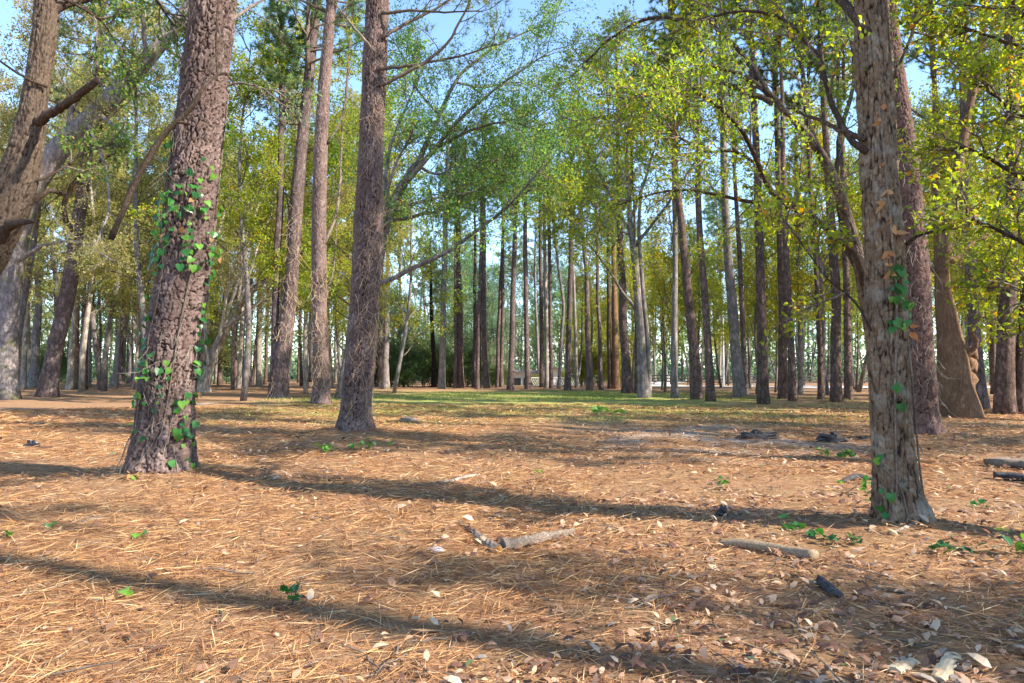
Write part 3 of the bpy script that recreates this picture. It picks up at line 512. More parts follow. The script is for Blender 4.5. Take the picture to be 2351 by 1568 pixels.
# small oak in the middle right
rootK, pathK, baseK = put_pine([(1478, 917), (1473, 800), (1465, 700), (1456, 600), (1447, 500), (1440, 400), (1432, 300)], [13, 10, 9, 8, 6, 5, 3],
    'dark many-branched oak with two joined stems and a wide crown, right of centre', GREYB, 1., None, seed=22, name='oak_tree', sides=14)
mb = MB(); pp = px_path([(1490, 925), (1487, 800), (1474, 650), (1466, 520), (1474, 420)], [7, 6, 5, 4, 3], 30.5); q = rs(pp, 16)
V, Q, T = tubes(q[None, :, :3], q[None, :, 3], 10); mb.add(V, Q, T); link('trunk', mb.mesh('trunk', GREYB, True, baseK), rootK)
lpK = limb_paths([([(1462, 715), (1428, 670), (1390, 610), (1352, 560), (1320, 520)], 4, 1.5, -2), ([(1450, 540), (1405, 460), (1372, 390), (1330, 330)], 4, 1.5, 2), ([(1447, 500), (1485, 400), (1510, 300), (1520, 200)], 4, 1.5, 1.5), ([(1438, 400), (1400, 320), (1395, 230), (1380, 160)], 3.5, 1.5, -2),
                  ([(1455, 570), (1530, 470), (1590, 380), (1640, 320)], 4, 1.5, -2), ([(1440, 430), (1370, 430), (1310, 430)], 3, 1.2, 2), ([(1436, 350), (1470, 260), (1490, 170)], 3, 1.2, -1), ([(1450, 540), (1390, 520), (1330, 500), (1290, 470)], 3, 1, -3)], 30.5, baseK, rg)
dress(rootK, baseK, lpK, 'yg', GREYB, rg, 18, 2.4, 8, .9, 18, .115, .12, spill=.12)
# leaning multi-stem oak in the left middle
rootM, pathM, baseM = put_pine([(465, 900), (485, 830), (515, 760), (550, 700), (590, 660), (650, 610)], [14, 11, 10, 8, 6, 3], 'pale oak leaning right with several bare stems, right of the ivy pine', PALE, 1., None, seed=23, name='oak_tree', sides=14)
lpM = limb_paths([([(500, 790), (530, 700), (560, 600), (590, 480), (615, 400)], 6, 2, 2), ([(505, 780), (520, 680), (545, 590), (580, 520)], 4, 2, -2), ([(550, 700), (575, 620), (600, 540), (640, 460)], 4, 2, 2), ([(520, 750), (590, 700), (640, 680)], 4, 2, -2), ([(480, 840), (470, 740), (480, 620), (520, 470)], 4, 2, 3)], 41.5, baseM, rg)
dress(rootM, baseM, lpM, 'ol', PALE, rg, 12, 3.0, 7, 1.2, 12, .13, .3, twigm=PALETWIG, spill=.15)
# a near tree outside the right edge: its leafy boughs and one bough tip hang into the frame
rootN = link('oak_tree', None, loc=(4.6, 4.4, gz(4.6, 4.4)), label='leafy oak just outside the right edge, its bright boughs hanging into the corner', cat='tree'); baseN = np.array(rootN.location)
pN = np.array([[4.6, 4.4, -.3, .22], [4.55, 4.4, 1.2, .17], [4.35, 4.45, 3, .15], [4.1, 4.5, 5, .12], [4.0, 4.6, 8, .06]])
link('trunk', trunk_mesh('trunk', pN, baseN, OAK_DK, 60, 300, 'oak', 31, .012), rootN)
def off_limbs(l, Y): return limb_paths(l, Y, None, rg)
lpN = off_limbs([([(2600, 560), (2450, 470), (2330, 400), (2220, 340), (2180, 345)], 7, 2, .4), ([(2620, 700), (2480, 640), (2350, 560), (2250, 510), (2200, 500)], 6, 2, -.3), ([(2560, 250), (2420, 150), (2290, 90), (2200, 60)], 8, 2, .5),
                 ([(2540, 100), (2400, 20), (2340, 30), (2300, -60)], 18, 6, .1), ([(2600, 450), (2470, 330), (2350, 270), (2270, 210), (2220, 190)], 6, 2, .2), ([(2620, 800), (2480, 720), (2380, 690), (2300, 640)], 5, 2, .2)], 4.9)
dress(rootN, baseN, lpN, 'yg', OAK_DK, rg, 10, .45, 6, .22, 11, .050, .25, shape=6)

# ------------------------------------------------------------------ the pine rows of the middle distance, one by one
S = [  # foot and outline, half widths, look, bark, height, crown variant, crown scale
 ([(1947, 923), (1945, 700), (1938, 500), (1930, 300)], [9, 8, 7, 6], 'brown trunk, rightmost of the mid-distance row before the big grey oak', PINE_BR, 19, 0, .8),
 ([(1920, 927), (1917, 700), (1910, 500), (1895, 300)], [12, 10.5, 9, 7], 'sturdy reddish pine, second from the right in the mid-distance row', PINE_BR, 20, 1, .8),
 ([(1884, 921), (1880, 760), (1873, 620), (1862, 470)], [7, 6, 5.5, 5], 'slim brown pine left of the sturdy reddish one', PINE_BR, 18, 2, .8),
 ([(1836, 905), (1834, 750), (1832, 560), (1828, 400)], [5.5, 5, 4.5, 4], 'thin shaggy stem standing behind the twin trunks', GREYB, 15, 2, .7),
 ([(1820, 926), (1812, 770), (1806, 600), (1800, 420)], [9, 8, 7, 6], 'right one of the twin trunks left of the slim brown pine', PINE_BR, 20, 3, .8),
 ([(1798, 917), (1795, 740), (1792, 560), (1786, 360)], [11, 9, 8, 7], 'left one of the twin trunks, spotted with yellow leaves', PINE_BR, 20, 0, .8),
 ([(1753, 928), (1749, 780), (1744, 600), (1738, 400), (1728, 200)], [13, 11, 10, 8.5, 7], 'straight reddish pine alone between the twin trunks and the leaning pair', PINE_BR, 21, 1, .85),
 ([(1712, 910), (1708, 780), (1700, 640), (1690, 500)], [6.5, 6, 5.5, 5], 'thin trunk close behind the shaggy leaning trunk', PINE_LO, 18, 2, .7),
 ([(1697, 914), (1689, 800), (1677, 660), (1664, 480), (1658, 300), (1655, 140)], [13, 12, 11, 9, 8, 6], 'shaggy trunk leaning left, with a thin trunk close behind', GREYB, 20, 3, .85),
 ([(1631, 926), (1622, 800), (1614, 640), (1605, 480), (1600, 320)], [10, 9, 8, 7, 6], 'slim straight pine to the right of the curved brown pine', PINE_BR, 20, 0, .8),
 ([(1600, 921), (1595, 820), (1582, 700), (1568, 560), (1552, 420), (1545, 280)], [13, 12, 10.5, 9, 8, 7], 'curved brown pine leaning left over the clearing edge', PINE_BR, 20, 1, .9),
 ([(1548, 916), (1549, 780), (1550, 620), (1548, 440), (1546, 280)], [8, 7, 6, 5, 5], 'slim upright mossy trunk left of the curved brown pine', GREYB, 18, 2, .8),
 ([(1462, 906), (1462, 800), (1459, 700)], [6, 5, 4], 'reddish stem immediately left of the two-stemmed oak', PINE_BR, 17, 2, .7),
 ([(1441, 905), (1434, 790), (1428, 660), (1424, 540), (1420, 400)], [12, 10, 8.5, 7.5, 6], 'grey pine leaning slightly left, left of the two-stemmed oak', PINE_LO, 21, 3, .9),
 ([(1414, 893), (1412, 780), (1410, 640)], [9, 8, 6], 'tan trunk of a close pair, right one of the pair', TAN, 17, 1, .8),
 ([(1401, 893), (1398, 780), (1396, 640)], [6, 5, 4], 'thinner brown trunk of the close tan pair, left one', PINE_BR, 16, 2, .7),
 ([(1380, 895), (1376, 780), (1372, 650)], [5, 4.5, 4], 'thin pale trunk in front of the yellow shrubs', PINE_LO, 17, 0, .7),
 ([(1353, 896), (1349, 760), (1344, 620), (1336, 510)], [7, 6, 5, 4.5], 'dark pine left of the yellow shrubs', PINE_LO, 19, 0, .8),
 ([(1324, 893), (1320, 770), (1316, 640)], [4.5, 4, 3.5], 'thin leaning trunk beside the white gable', PALE, 17, 2, .7),
 ([(1302, 896), (1306, 770), (1308, 640), (1311, 530)], [7.5, 6.5, 5.5, 5], 'purple-grey pine in front of the white gable', PINE_LO, 19, 1, .85),
 ([(1282, 893), (1288, 800), (1292, 700), (1280, 600), (1272, 540)], [4, 4, 3.5, 3, 3], 'kinked thin stem touching the purple-grey pine', GREYB, 16, 2, .7),
 ([(1265, 892), (1264, 740), (1260, 540)], [5, 4.5, 4], 'right trunk of three tight parallel pines', PINE_LO, 20, 3, .8),
 ([(1254, 891), (1253, 720), (1250, 530)], [5, 4.5, 4], 'middle trunk of three tight parallel pines', PALE, 20, 0, .8),
 ([(1244, 890), (1242, 720), (1241, 520)], [5, 4.5, 4], 'left trunk of three tight parallel pines', PINE_LO, 20, 2, .8),
 ([(1211, 894), (1209, 740), (1206, 540)], [6.5, 5.5, 5], 'straight dark pine before the long low roof', PINE_LO, 20, 1, .8),
 ([(1171, 895), (1175, 760), (1180, 620), (1182, 500)], [7.5, 6.5, 5.5, 4.5], 'grey pine whose stem forks high up, left of the long low roof', PINE_LO, 20, 3, .95),
 ([(1151, 892), (1153, 720), (1154, 540)], [5, 4, 3.5], 'right one of two thin pines standing together', PINE_LO, 19, 2, .8),
 ([(1141, 892), (1145, 740), (1152, 560)], [4.5, 4, 3.5], 'left one of two thin pines standing together', PINE_LO, 19, 1, .7),
 ([(1118, 893), (1112, 780), (1110, 660), (1111, 530)], [6.5, 5.5, 5, 4.5], 'bluish pine bending slightly at the foot', PINE_LO, 20, 0, .8),
 ([(1096, 893), (1099, 740), (1104, 560)], [6.5, 5.5, 4.5], 'purplish pine right of the thin dark one', PINE_LO, 20, 3, .8),
 ([(1087, 890), (1089, 740), (1090, 600)], [4.5, 4, 3.5], 'thin dark pine touching the purplish one', PINE_LO, 18, 2, .7),
 ([(1060, 891), (1056, 740), (1052, 560), (1050, 470)], [6.5, 6, 5, 4.5], 'brown pine right of the pale smooth pine', PINE_BR, 19, 0, .8),
 ([(1045, 891), (1046, 760), (1046, 600)], [5, 4.5, 4], 'straight thin pine between the pale smooth pine and the brown one', PINE_LO, 19, 1, .7),
 ([(1014, 893), (1016, 760), (1020, 600), (1025, 440)], [8, 7, 6.5, 5], 'pale smooth pine standing brightest at the back of the clearing', GREYB, 20, 3, .95),
 ([(996, 889), (994, 800), (990, 700)], [6, 5, 4], 'short dark trunk ending in the green foliage', OAK_DK, 12, 2, .6),
 ([(884, 893), (886, 780), (889, 660)], [8.5, 7, 5], 'grey trunk nearest the right side of the tall bare pine', GREYB, 18, 1, .8),
 ([(872, 890), (873, 780), (875, 680)], [6, 5, 4], 'darker trunk pressed behind the grey one by the tall bare pine', PINE_LO, 18, 0, .7),
 ([(595, 886), (595, 760), (597, 640)], [7, 6.5, 6], 'pale straight trunk left of the bowed pine', PALE, 19, 0, .8),
 ([(572, 889), (574, 780), (577, 660)], [5, 4.5, 4], 'thin grey trunk behind the leaning pale oak stems', GREYB, 18, 2, .7),
 ([(540, 890), (541, 800), (544, 700)], [4.5, 4, 3.5], 'thin reddish trunk under the leaning pale oak stems', PINE_BR, 17, 1, .7),
 ([(268, 887), (280, 780), (290, 680), (298, 560)], [14, 11, 9.5, 7], 'smooth beige trunk leaning slightly right, left of the ivy pine', PALE, 19, 1, .85),
 ([(160, 894), (166, 800), (176, 700), (186, 600)], [8, 7, 6, 5], 'thin beige trunk right of the vine-covered grey trunk', PALE, 17, 2, .7),
 ([(78, 10 + 880), (84, 760), (92, 620), (98, 500)], [9, 8, 7, 6], 'sunlit grey pine between the live oak and the vine-covered trunk', GREYB, 19, 3, .8),
 ([(52, 893), (58, 780), (68, 640)], [6, 5, 4], 'thin leaning beige trunk next to the live oak base', PALE, 18, 2, .7),
 ([(2306, 953), (2309, 780), (2314, 600), (2322, 420), (2326, 250), (2318, 80), (2308, -60)], [19, 17, 16, 15, 13, 12, 10], 'thick red-brown pine at the right edge, front one of the pair', PINE_BR, 20, 1, .9),
 ([(2338, 953), (2344, 800), (2356, 640), (2372, 480)], [12, 11, 10, 9], 'narrower red pine touching the right edge pair, leaning out of frame', PINE_BR, 19, 2, .8),
 ([(2246, 917), (2238, 800), (2232, 700)], [9, 8, 7], 'dark trunk in shade behind the tan oak', OAK_DK, 18, 3, .8),
 ([(2160, 936), (2158, 840), (2156, 760)], [12, 11, 10], 'flat-lit reddish trunk between the dark pine and the tan oak', TAN, 18, 0, .8),
 ([(2228, 900), (2222, 800), (2218, 700)], [5, 5, 4], 'slim trunk peeping out to the right of the tan oak', GREYB, 16, 2, .7),
 ([(2282, 905), (2280, 800), (2276, 700)], [7, 6, 5], 'greyish trunk left of the thick red-brown pine', PINE_LO, 18, 1, .8),
]
for i, (pts, rad, lab, m, h, cv, cs) in enumerate(S):
    nm = 'pine_tree' if 'pine' in lab else ('oak_tree' if 'oak' in lab.split(',')[0] and 'stem' not in lab else 'slender_tree')
    put_pine(pts, rad, lab, m, h, cv, cs, name=nm, seed=40 + i)
# ------------------------------------------------------------------ the woods behind: every tree a thing, trunk and crown shared between alike ones
rr = random.Random(77)
def bg_trunks():
    out = []
    for k, (m, h) in enumerate(((PINE_LO, 16.), (GREYB, 15.), (PALE, 14.), (PINE_BR, 16.))):
        z = np.linspace(-.3, h, 12); p = np.stack([.12 * np.sin(z * .35 + k), .12 * np.cos(z * .3 + k * 2), z, np.interp(z, [0, h], [.17, .07])], -1)
        out.append(trunk_mesh('trunk', p, (0, 0, 0), m, 9, 16, None, 60 + k))
    return out
BTK = bg_trunks(); taken = [G(*s[0][0])[:2] for s in S]
def far_pine(x, y, label, group, k=None, s=1.):
    k = rr.randrange(4) if k is None else k; rz = rr.uniform(0, 6.28)
    root = link('pine_tree', None, loc=(x, y, gz(x, y)), rz=rz, label=label, cat='tree', group=group, scale=(s, s, s * rr.uniform(.9, 1.12)))
    root.rotation_euler = (rr.gauss(0, .032), rr.gauss(0, .032), rz)
    link('trunk', BTK[k], root); bm, fm = PC[rr.randrange(4)]; z = rr.uniform(9.5, 11.5); c = rr.uniform(.75, 1.)
    link('branches', bm, root, loc=(0, 0, z), kind='stuff', scale=(c,) * 3); link('crown', fm, root, loc=(0, 0, z), kind='stuff', scale=(c,) * 3)
def free(x, y, d): 
    for (a, b) in taken:
        if (a - x) ** 2 + (b - y) ** 2 < d * d: return False
    taken.append((x, y)); return True
def stand(n, pxr, Yr, label, group, d=1.6, kinds=(0, 1, 2, 3), sc=(.85, 1.25)):
    c = 0; t = 0
    while c < n and t < n * 40:
        t += 1; px = rr.uniform(*pxr); Y = rr.uniform(*Yr); x = (px - CX) / F_PX * Y
        if free(x, Y, d): far_pine(x, Y, label, group, rr.choice(kinds), rr.uniform(*sc)); c += 1
stand(62, (-160, 860), (48, 88), 'thin straight trunk in the crowded far stand on the left', 'crowded far stand on the left', 1.7)
stand(24, (860, 1480), (70, 125), 'distant pine standing beyond the back of the clearing', 'distant pines beyond the clearing', 2.4, (0, 0, 1, 3))
stand(34, (1400, 2010), (66, 120), 'hazy thin trunk beyond the rail fence', 'thin trunks beyond the rail fence', 2.2, (0, 1, 2))
stand(16, (2090, 2480), (36, 90), 'distant trunk in the shade at the right edge', 'distant trunks at the right edge', 2.0)
# leafy understorey
def scatter_broad(n, pxr, Yr, kind, s, label, group, d=2.2, name='broadleaf_tree', cat='tree'):
    c = 0; t = 0
    while c < n and t < n * 40:
        t += 1; px = rr.uniform(*pxr); Y = rr.uniform(*Yr); x = (px - CX) / F_PX * Y
        if 1150 < px < 1325 and Y < 76 and kind in ('bg', 'yg'): continue
        if free(x, Y, d): put_broad(kind, rr.randrange(3), x, Y, rr.uniform(*s), label=label, group=group, name=name, cat=cat, rng=rr); c += 1
scatter_broad(10, (-150, 830), (46, 62), 'tall_ol', (.95, 1.25), 'tall airy olive-leaved tree between the left pines', 'tall airy trees between the left pines', 2.0)
scatter_broad(5, (1640, 2010), (34, 55), 'tall_yg', (.85, 1.1), 'tall yellow-green tree among the mid-distance pines', 'tall yellow-green trees among the pines', 2.0)
scatter_broad(5, (2100, 2600), (20, 40), 'tall_yg', (.8, 1.05), 'tall yellow-green tree behind the right edge pines', 'tall yellow-green trees at the right edge', 2.0)
scatter_broad(2, (1320, 1420), (48, 56), 'tall_yg', (.8, .9), 'tall yellow-green tree left of the two-stemmed oak', 'tall yellow-green trees near the two-stemmed oak', 2.0)
for i, (px, Y, s) in enumerate([(345, 31, .85), (425, 44, .95), (828, 34, .8), (-60, 38, .95), (108, 40, .9), (703, 38, .9), (240, 44, 1.)]):
    x = (px - CX) / F_PX * Y; put_broad('tall_ol', i, x, Y, s, label=['airy olive-leaved tree whose stem hides behind the ivy pine', 'airy olive-leaved tree right of the ivy pine', 'airy olive-leaved tree hidden behind the tall bare pine', 'airy olive-leaved tree at the far left edge behind the live oak', 'airy olive-leaved tree just behind the vine-covered grey trunk', 'airy olive-leaved tree between the bowed pine and the upright dark pine', 'airy olive-leaved tree right of the vine-covered grey trunk, left of the ivy pine'][i], group='airy trees over the left middle distance', rng=rr); taken.append((x, Y))
for px, Y, k, s, lab in [(560, 28, 0, .95, 'yellow-green tree whose leaves fill the gap right of the ivy pine'), (775, 31, 1, 1.15, 'yellow-green tree between the upright dark pine and the tall bare pine'), (905, 40, 1, 1.0, 'yellow-green tree right of the tall bare pine, behind the fanning oak'),
                         (655, 34, 0, 1.05, 'yellow-green tree right behind the gently bowed pine')]:
    x = (px - CX) / F_PX * Y; put_broad('tall_yg', k, x, Y, s, label=lab, rng=rr); taken.append((x, Y))
for px, Y, k, s, lab in [(30, 33, 0, .95, 'tall olive-leaved tree directly behind the massive live oak'), (-180, 30, 0, .9, 'tall olive-leaved tree past the left edge'), (190, 42, 1, 1.15, 'tall pale olive tree seen between the vine-covered trunk and the ivy pine')]:
    x = (px - CX) / F_PX * Y; put_broad('tall_ol', k, x, Y, s, label=lab, rng=rr); taken.append((x, Y))
scatter_broad(13, (-150, 640), (46, 66), 'ol', (.95, 1.35), 'pale olive leafy tree filling the left background', 'pale olive trees on the left')
scatter_broad(8, (-200, 800), (58, 95), 'ol', (1.2, 1.6), 'tall pale olive tree deep in the left woods', 'tall olive trees deep on the left')
scatter_broad(4, (640, 830), (36, 50), 'yg', (.9, 1.2), 'yellow-green tree behind the bowed pine and the upright dark pine', 'yellow-green trees behind the left pines')
scatter_broad(9, (860, 1260), (56, 78), 'bg', (.8, 1.15), 'grey-green leafy tree at the back of the clearing', 'grey-green trees at the back of the clearing')
scatter_broad(10, (1230, 1700), (52, 66), 'yg', (.7, 1.0), 'bright yellow-green tree behind the mid-distance row', 'yellow-green trees behind the row')
scatter_broad(9, (1500, 2060), (34, 50), 'yg', (.75, 1.05), 'sparse yellow-green sapling among the mid-distance pines', 'sparse saplings among the pines')
scatter_broad(9, (2080, 2520), (26, 50), 'yg', (.8, 1.15), 'glowing yellow-green tree behind the tan oak', 'yellow-green trees behind the tan oak')
# the far side of the woods, one closed mass: stems and foliage beyond 100 m
rng = np.random.default_rng(300); mb = MB(); n = 420; a = rng.uniform(-1.05, 1.05, n); r = rng.uniform(105, 190, n); x, y = r * np.sin(a), r * np.cos(a)
P0 = np.stack([np.stack([x + rng.normal(size=n) * .1 * k, y, np.full(n, -1.5 + k * 4.)], -1) for k in range(5)], 1); V, Q, T = tubes(P0, np.linspace(.22, .1, 5)[None] * np.ones((n, 1)), 5, False); mb.add(V, Q)
link('far_trunks', mb.mesh('far_trunks', GREYB), kind='stuff', label='stems of the far woods seen only as fine lines', cat='woods')
n = 5600; a = rng.uniform(-1.1, 1.1, n); r = rng.uniform(100, 170, n); hz = rng.random(n) ** 1.2 * (12 + 7 * vn(a * 9, 0 * a, 0, 5)) * np.where(rng.random(n) < .5, .3, 1); cs = np.stack([r * np.sin(a), r * np.cos(a), hz - 1.2], -1)
m_ = 26; c = np.repeat(cs, m_, 0) + rng.normal(size=(n * m_, 3)) * np.array([1.6, 1.6, .9]); k = len(c)
mb = MB(); blades(mb, c, unit(rng.normal(size=(k, 3)) + np.array([0, 0, -.3])), unit(rng.normal(size=(k, 3)) * .9 + np.array([0, -.6, .7])), rng.uniform(.4, .85, k), .65)
link('far_woods', mb.mesh('far_woods', LM['bg'], False), kind='stuff', label='green far woods closing the view between the trunks', cat='woods')
scatter_broad(22, (1000, 2350), (68, 98), 'mg', (.75, 1.2), 'soft green tree behind the rail fence and the low house', 'soft green trees behind the fence', 2.5)
scatter_broad(10, (-100, 900), (64, 98), 'mg', (.8, 1.2), 'soft green tree deep in the left stand', 'soft green trees deep in the left stand', 2.5)
for px, Y, s in [(1165, 88, 1.5), (1200, 96, 1.7), (1240, 90, 1.6), (1285, 98, 1.7), (1110, 92, 1.5), (1330, 92, 1.5), (1050, 96, 1.6)]:
    put_broad('bg', 0, (px - CX) / F_PX * Y, Y, s, label='grey-green tree standing far behind the low white house', group='grey-green trees behind the house', rng=rr)
for i, (px, Y, s) in enumerate([(865, 56, .9), (900, 57, 1.), (935, 55.5, .85), (975, 57.5, 1.), (1010, 58, .9), (1045, 56.5, .8), (1075, 58, .9), (1130, 60, .5), (1160, 62, .4), (120, 70, 1.1), (520, 72, 1.1)]):
    x = (px - CX) / F_PX * Y; put_broad('dg', 0, x, Y, s, label='dark evergreen bush under the trees at the back edge of the woods', group='dark bushes at the back edge', name='evergreen_bush', cat='bush', rng=rr)
for i, (px, Y, s) in enumerate([(1335, 58, .75), (1372, 57, .9), (1222, 67, .35), (1262, 69, .3), (1296, 66, .4), (1420, 60, .8)]):
    x = (px - CX) / F_PX * Y; put_broad('ys', 0, x, Y, s, label='bright yellow shrub at the back between the thin trunks', group='yellow shrubs at the back', name='yellow_shrub', cat='shrub', rng=rr)
# the same woods carry on to the right and behind the camera; they shade the floor
for i, (x, y, k) in enumerate([(13, -2, 1), (19, 4, 0), (24, 9.5, 3), (17, 15, 1), (27, -5, 2), (15, 22, 0), (31, 16, 1), (34, 3, 3), (23, 28, 0), (36, 24, 2), (11, -9, 0), (-8, -10, 1), (-16, 2, 0), (38, 12, 1), (29, 34, 3), (-15, -3, 2)]):
    far_pine(x, y, 'tall pine of the same woods standing outside the frame', 'pines outside the frame', k % 4, 1.15)
for i, (x, y, k, s) in enumerate([(7.6, .9, 'yg', .6), (10.5, .2, 'mg', .75), (14, 7.5, 'mg', 1.0), (20, 12.5, 'yg', 1.0), (25, 21, 'mg', 1.2), (22, -3, 'yg', 1.1), (19.5, 19, 'yg', .95), (30, 28, 'mg', 1.2), (12.5, 12.2, 'yg', .8), (28, 8, 'mg', 1.1), (-12, 8, 'ol', 1.0)]):  # the nearest pair is added, unseen, to lay shade bands across the foreground
    put_broad(k, i, x, y, s, label='leafy tree of the same woods unseen outside the frame, shading the floor', group='leafy trees outside the frame', rng=rr)
print('woods ok')

# ------------------------------------------------------------------ low white house, fences, pole
WHITE = plain('white_siding', (.82, .82, .80), .6, 5, .06); ROOFM = plain('grey_shingles', (.30, .29, .30), .8, 10, .2); DARKG = plain('dark_window', (.03, .035, .04), .2, 2, .1, .5)
TRIM = plain('white_trim', (.8, .8, .78), .5, 5, .04)
def box(mb, x0, x1, y0, y1, z0, z1):
    V = [(x, y, z) for z in (z0, z1) for y in (y0, y1) for x in (x0, x1)]
    mb.add(V, [(0, 2, 3, 1), (4, 5, 7, 6), (0, 1, 5, 4), (2, 6, 7, 3), (0, 4, 6, 2), (1, 3, 7, 5)]); return mb
def rot_box(mb, c, d, L, w, h):                             # a bar starting at c along d
    c = np.array(c, float); d = unit(np.array(d, float)); s = unit(np.cross(d, [0, 0, 1.])) if abs(d[2]) < .95 else np.array([1., 0, 0]); u = np.cross(s, d)
    V = [c + d * (L * a) + s * (w / 2 * b) + u * (h / 2 * e) for e in (-1, 1) for b in (-1, 1) for a in (0, 1)]
    mb.add(V, [(0, 2, 3, 1), (4, 5, 7, 6), (0, 1, 5, 4), (2, 6, 7, 3), (0, 4, 6, 2), (1, 3, 7, 5)]); return mb
HX, HY, HZ = 2.6, 74., -1.5
house = link('white_house', None, loc=(HX, HY, HZ), label='low white house with a long grey roof and a white gable, far behind the trunks', cat='house')
def hp(name, mb, m, par=house, smooth=False): return link(name, mb.mesh(name, m, smooth), par)
mb = MB(); box(mb, -2.6, .4, 0, 6, 0, 2.72); box(mb, .4, 3.6, -1.2, 6, 0, 2.6)
mb.add([(.4, -1.2, 2.6), (3.6, -1.2, 2.6), (1.4, -1.2, 3.32), (.4, 6, 2.6), (3.6, 6, 2.6), (1.4, 6, 3.32)], [(0, 3, 5, 2), (1, 2, 5, 4)], [(0, 1, 2), (3, 5, 4)]); hp('wall', mb, WHITE)
mb = MB(); box(mb, -3.0, .38, -.5, 6.4, 2.73, 2.95); hp('roof', mb, ROOFM)
mb = MB()
for a, b in (((-.1, 2.42), (1.4, 3.36)), ((1.4, 3.36), (4.1, 2.42))):
    (xa, za), (xb, zb) = a, b; t = .12; V = [(xa, -1.6, za), (xb, -1.6, zb), (xb, 6.4, zb), (xa, 6.4, za), (xa, -1.6, za + t), (xb, -1.6, zb + t), (xb, 6.4, zb + t), (xa, 6.4, za + t)]
    mb.add(V, [(0, 3, 2, 1), (4, 5, 6, 7), (0, 1, 5, 4), (1, 2, 6, 5), (2, 3, 7, 6), (3, 0, 4, 7)])
hp('roof', mb, ROOFM)
for (x, z, y) in ((-2.0, 1.2, -.02), (-1.0, 1.2, -.02), (1.2, 1.1, -1.22), (2.6, 1.1, -1.22)):
    f = hp('window', box(MB(), x - .42, x + .42, y - .04, y + .005, z - .1, z + .95), TRIM); hp('pane', box(MB(), x - .36, x + .36, y - .055, y - .042, z - .04, z + .89), DARKG, f)
WOODG = plain('weathered_rail', (.14, .12, .11), .85, 6, .3); POSTW = plain('pale_post', (.62, .62, .6), .7, 6, .15)
fence = link('rail_fence', None, loc=(0, 0, 0), label='low dark rail fence with a few pale posts running behind the gravel road', cat='fence')
fp = rs(np.array([(110, 51.5), (60, 56.5), (40, 58.6), (25, 60.6), (16, 63.5), (12, 70.)]), 52)
for i, (x, y) in enumerate(fp):
    z = gz(x, y); box_ = box(MB(), x - .06, x + .06, y - .06, y + .06, z - .1, z + .95); link('post', box_.mesh('post', POSTW if i % 4 == 0 else WOODG, False), fence)
    if i < len(fp) - 1:
        x2, y2 = fp[i + 1]; z2 = gz(x2, y2)
        for h in (.35, .62, .88):
            a = np.array([x, y - .08, z + h]); b = np.array([x2, y2 - .08, z2 + h]); link('rail', rot_box(MB(), a, b - a, np.linalg.norm(b - a), .04, .11).mesh('rail', WOODG, False), fence)
wf = link('lattice_fence', None, loc=(0, 0, 0), label='short low white lattice fence at the back, below the white gable', cat='fence')
for k in range(22):
    x = 2.0 + k * .19; z = gz(x, 60.5)
    for sgn in (-1, 1): link('slat', rot_box(MB(), (x, 60.5 + .02 * sgn, z), (sgn * .5, 0, 1), .75, .03, .05).mesh('slat', TRIM, False), wf)
link('rail', box(MB(), 1.7, 6.3, 60.44, 60.56, gz(4, 60.5) + .64, gz(4, 60.5) + .72).mesh('rail', TRIM, False), wf)
def simple_tube(pts4, n, sides, m, name, par=None, label=None, cat=None, seed=0, amp=.12, group=None, smooth=True):
    q = rs(np.array(pts4, float), n); rng = np.random.default_rng(seed); base = q[0, :3].copy()
    V, Q, T = tubes(q[None, :, :3], q[None, :, 3], sides); k = n * sides; c = np.repeat(q[:, :3], sides, 0); rr_ = np.repeat(q[:, 3], sides)
    d = V[:k] - c; V[:k] = c + d * (1 + amp * rng.normal(size=(sides,))[None].repeat(n, 0).ravel() + amp * .8 * vn(V[:k, 0] * 9, V[:k, 1] * 9, V[:k, 2] * 9, seed))[:, None]
    mb = MB(); mb.add(V, Q, T); return link(name, mb.mesh(name, m, smooth, base), par, loc=tuple(base), label=label, cat=cat, group=group)
x = (1660 - CX) / F_PX * 59; simple_tube([(x, 59, -.2, .09), (x, 59, 6.5, .07)], 6, 8, POSTW, 'utility_pole', label='thin pale straight pole rising behind the gravel road', cat='pole', amp=.01)
simple_tube([tuple(P(1596, 889, 54)) + (.08,), tuple(P(1606, 862, 54.5)) + (.07,), tuple(P(1618, 825, 55)) + (.05,)], 8, 8, PALE, 'leaning_snag', label='pale dead pole leaning against the curved brown pine', cat='dead tree')

# ------------------------------------------------------------------ dead wood on the floor
DRY = bark_mat('dry_grey_wood', (.06, .045, .035), (.20, .155, .12), (.34, .28, .23), zs=1., sc=26, bump=.5, dist=.006)
LOGM = bark_mat('bare_log', (.10, .065, .04), (.30, .21, .13), (.42, .32, .22), zs=1., sc=30, bump=.4, dist=.005)
CUT = plain('orange_rotten_wood', (.42, .20, .06), .9, 20, .4); PALEW = plain('pale_split_wood', (.42, .34, .22), .8, 25, .3); CHAR = plain('charred_wood', (.045, .04, .04), .8, 20, .5)
BLACKP = plain('black_plastic', (.012, .012, .014), .35, 12, .3, .5); STONE = plain('grey_flat_stone', (.30, .29, .30), .85, 18, .3)
def gp(px, py, dz=0.): g = G(px, py); return (g[0], g[1], gz(g[0], g[1]) + dz)
def fall(pts, r, m, name, label, cat, n=20, sides=10, seed=0, dz=.3, amp=.1, group=None):
    L = [gp(a, b, rad * dz) + (rad,) for (a, b), rad in zip(pts, r)]; return simple_tube(L, n, sides, m, name, None, label, cat, seed, amp, group)
fall([(1650, 1258), (1700, 1265), (1760, 1275), (1815, 1288), (1870, 1304)], [.022, .034, .040, .042, .040], LOGM, 'fallen_log', 'long curved bare log lying left of the big grey oak', 'log', 26, 14, 1, .7, .025)
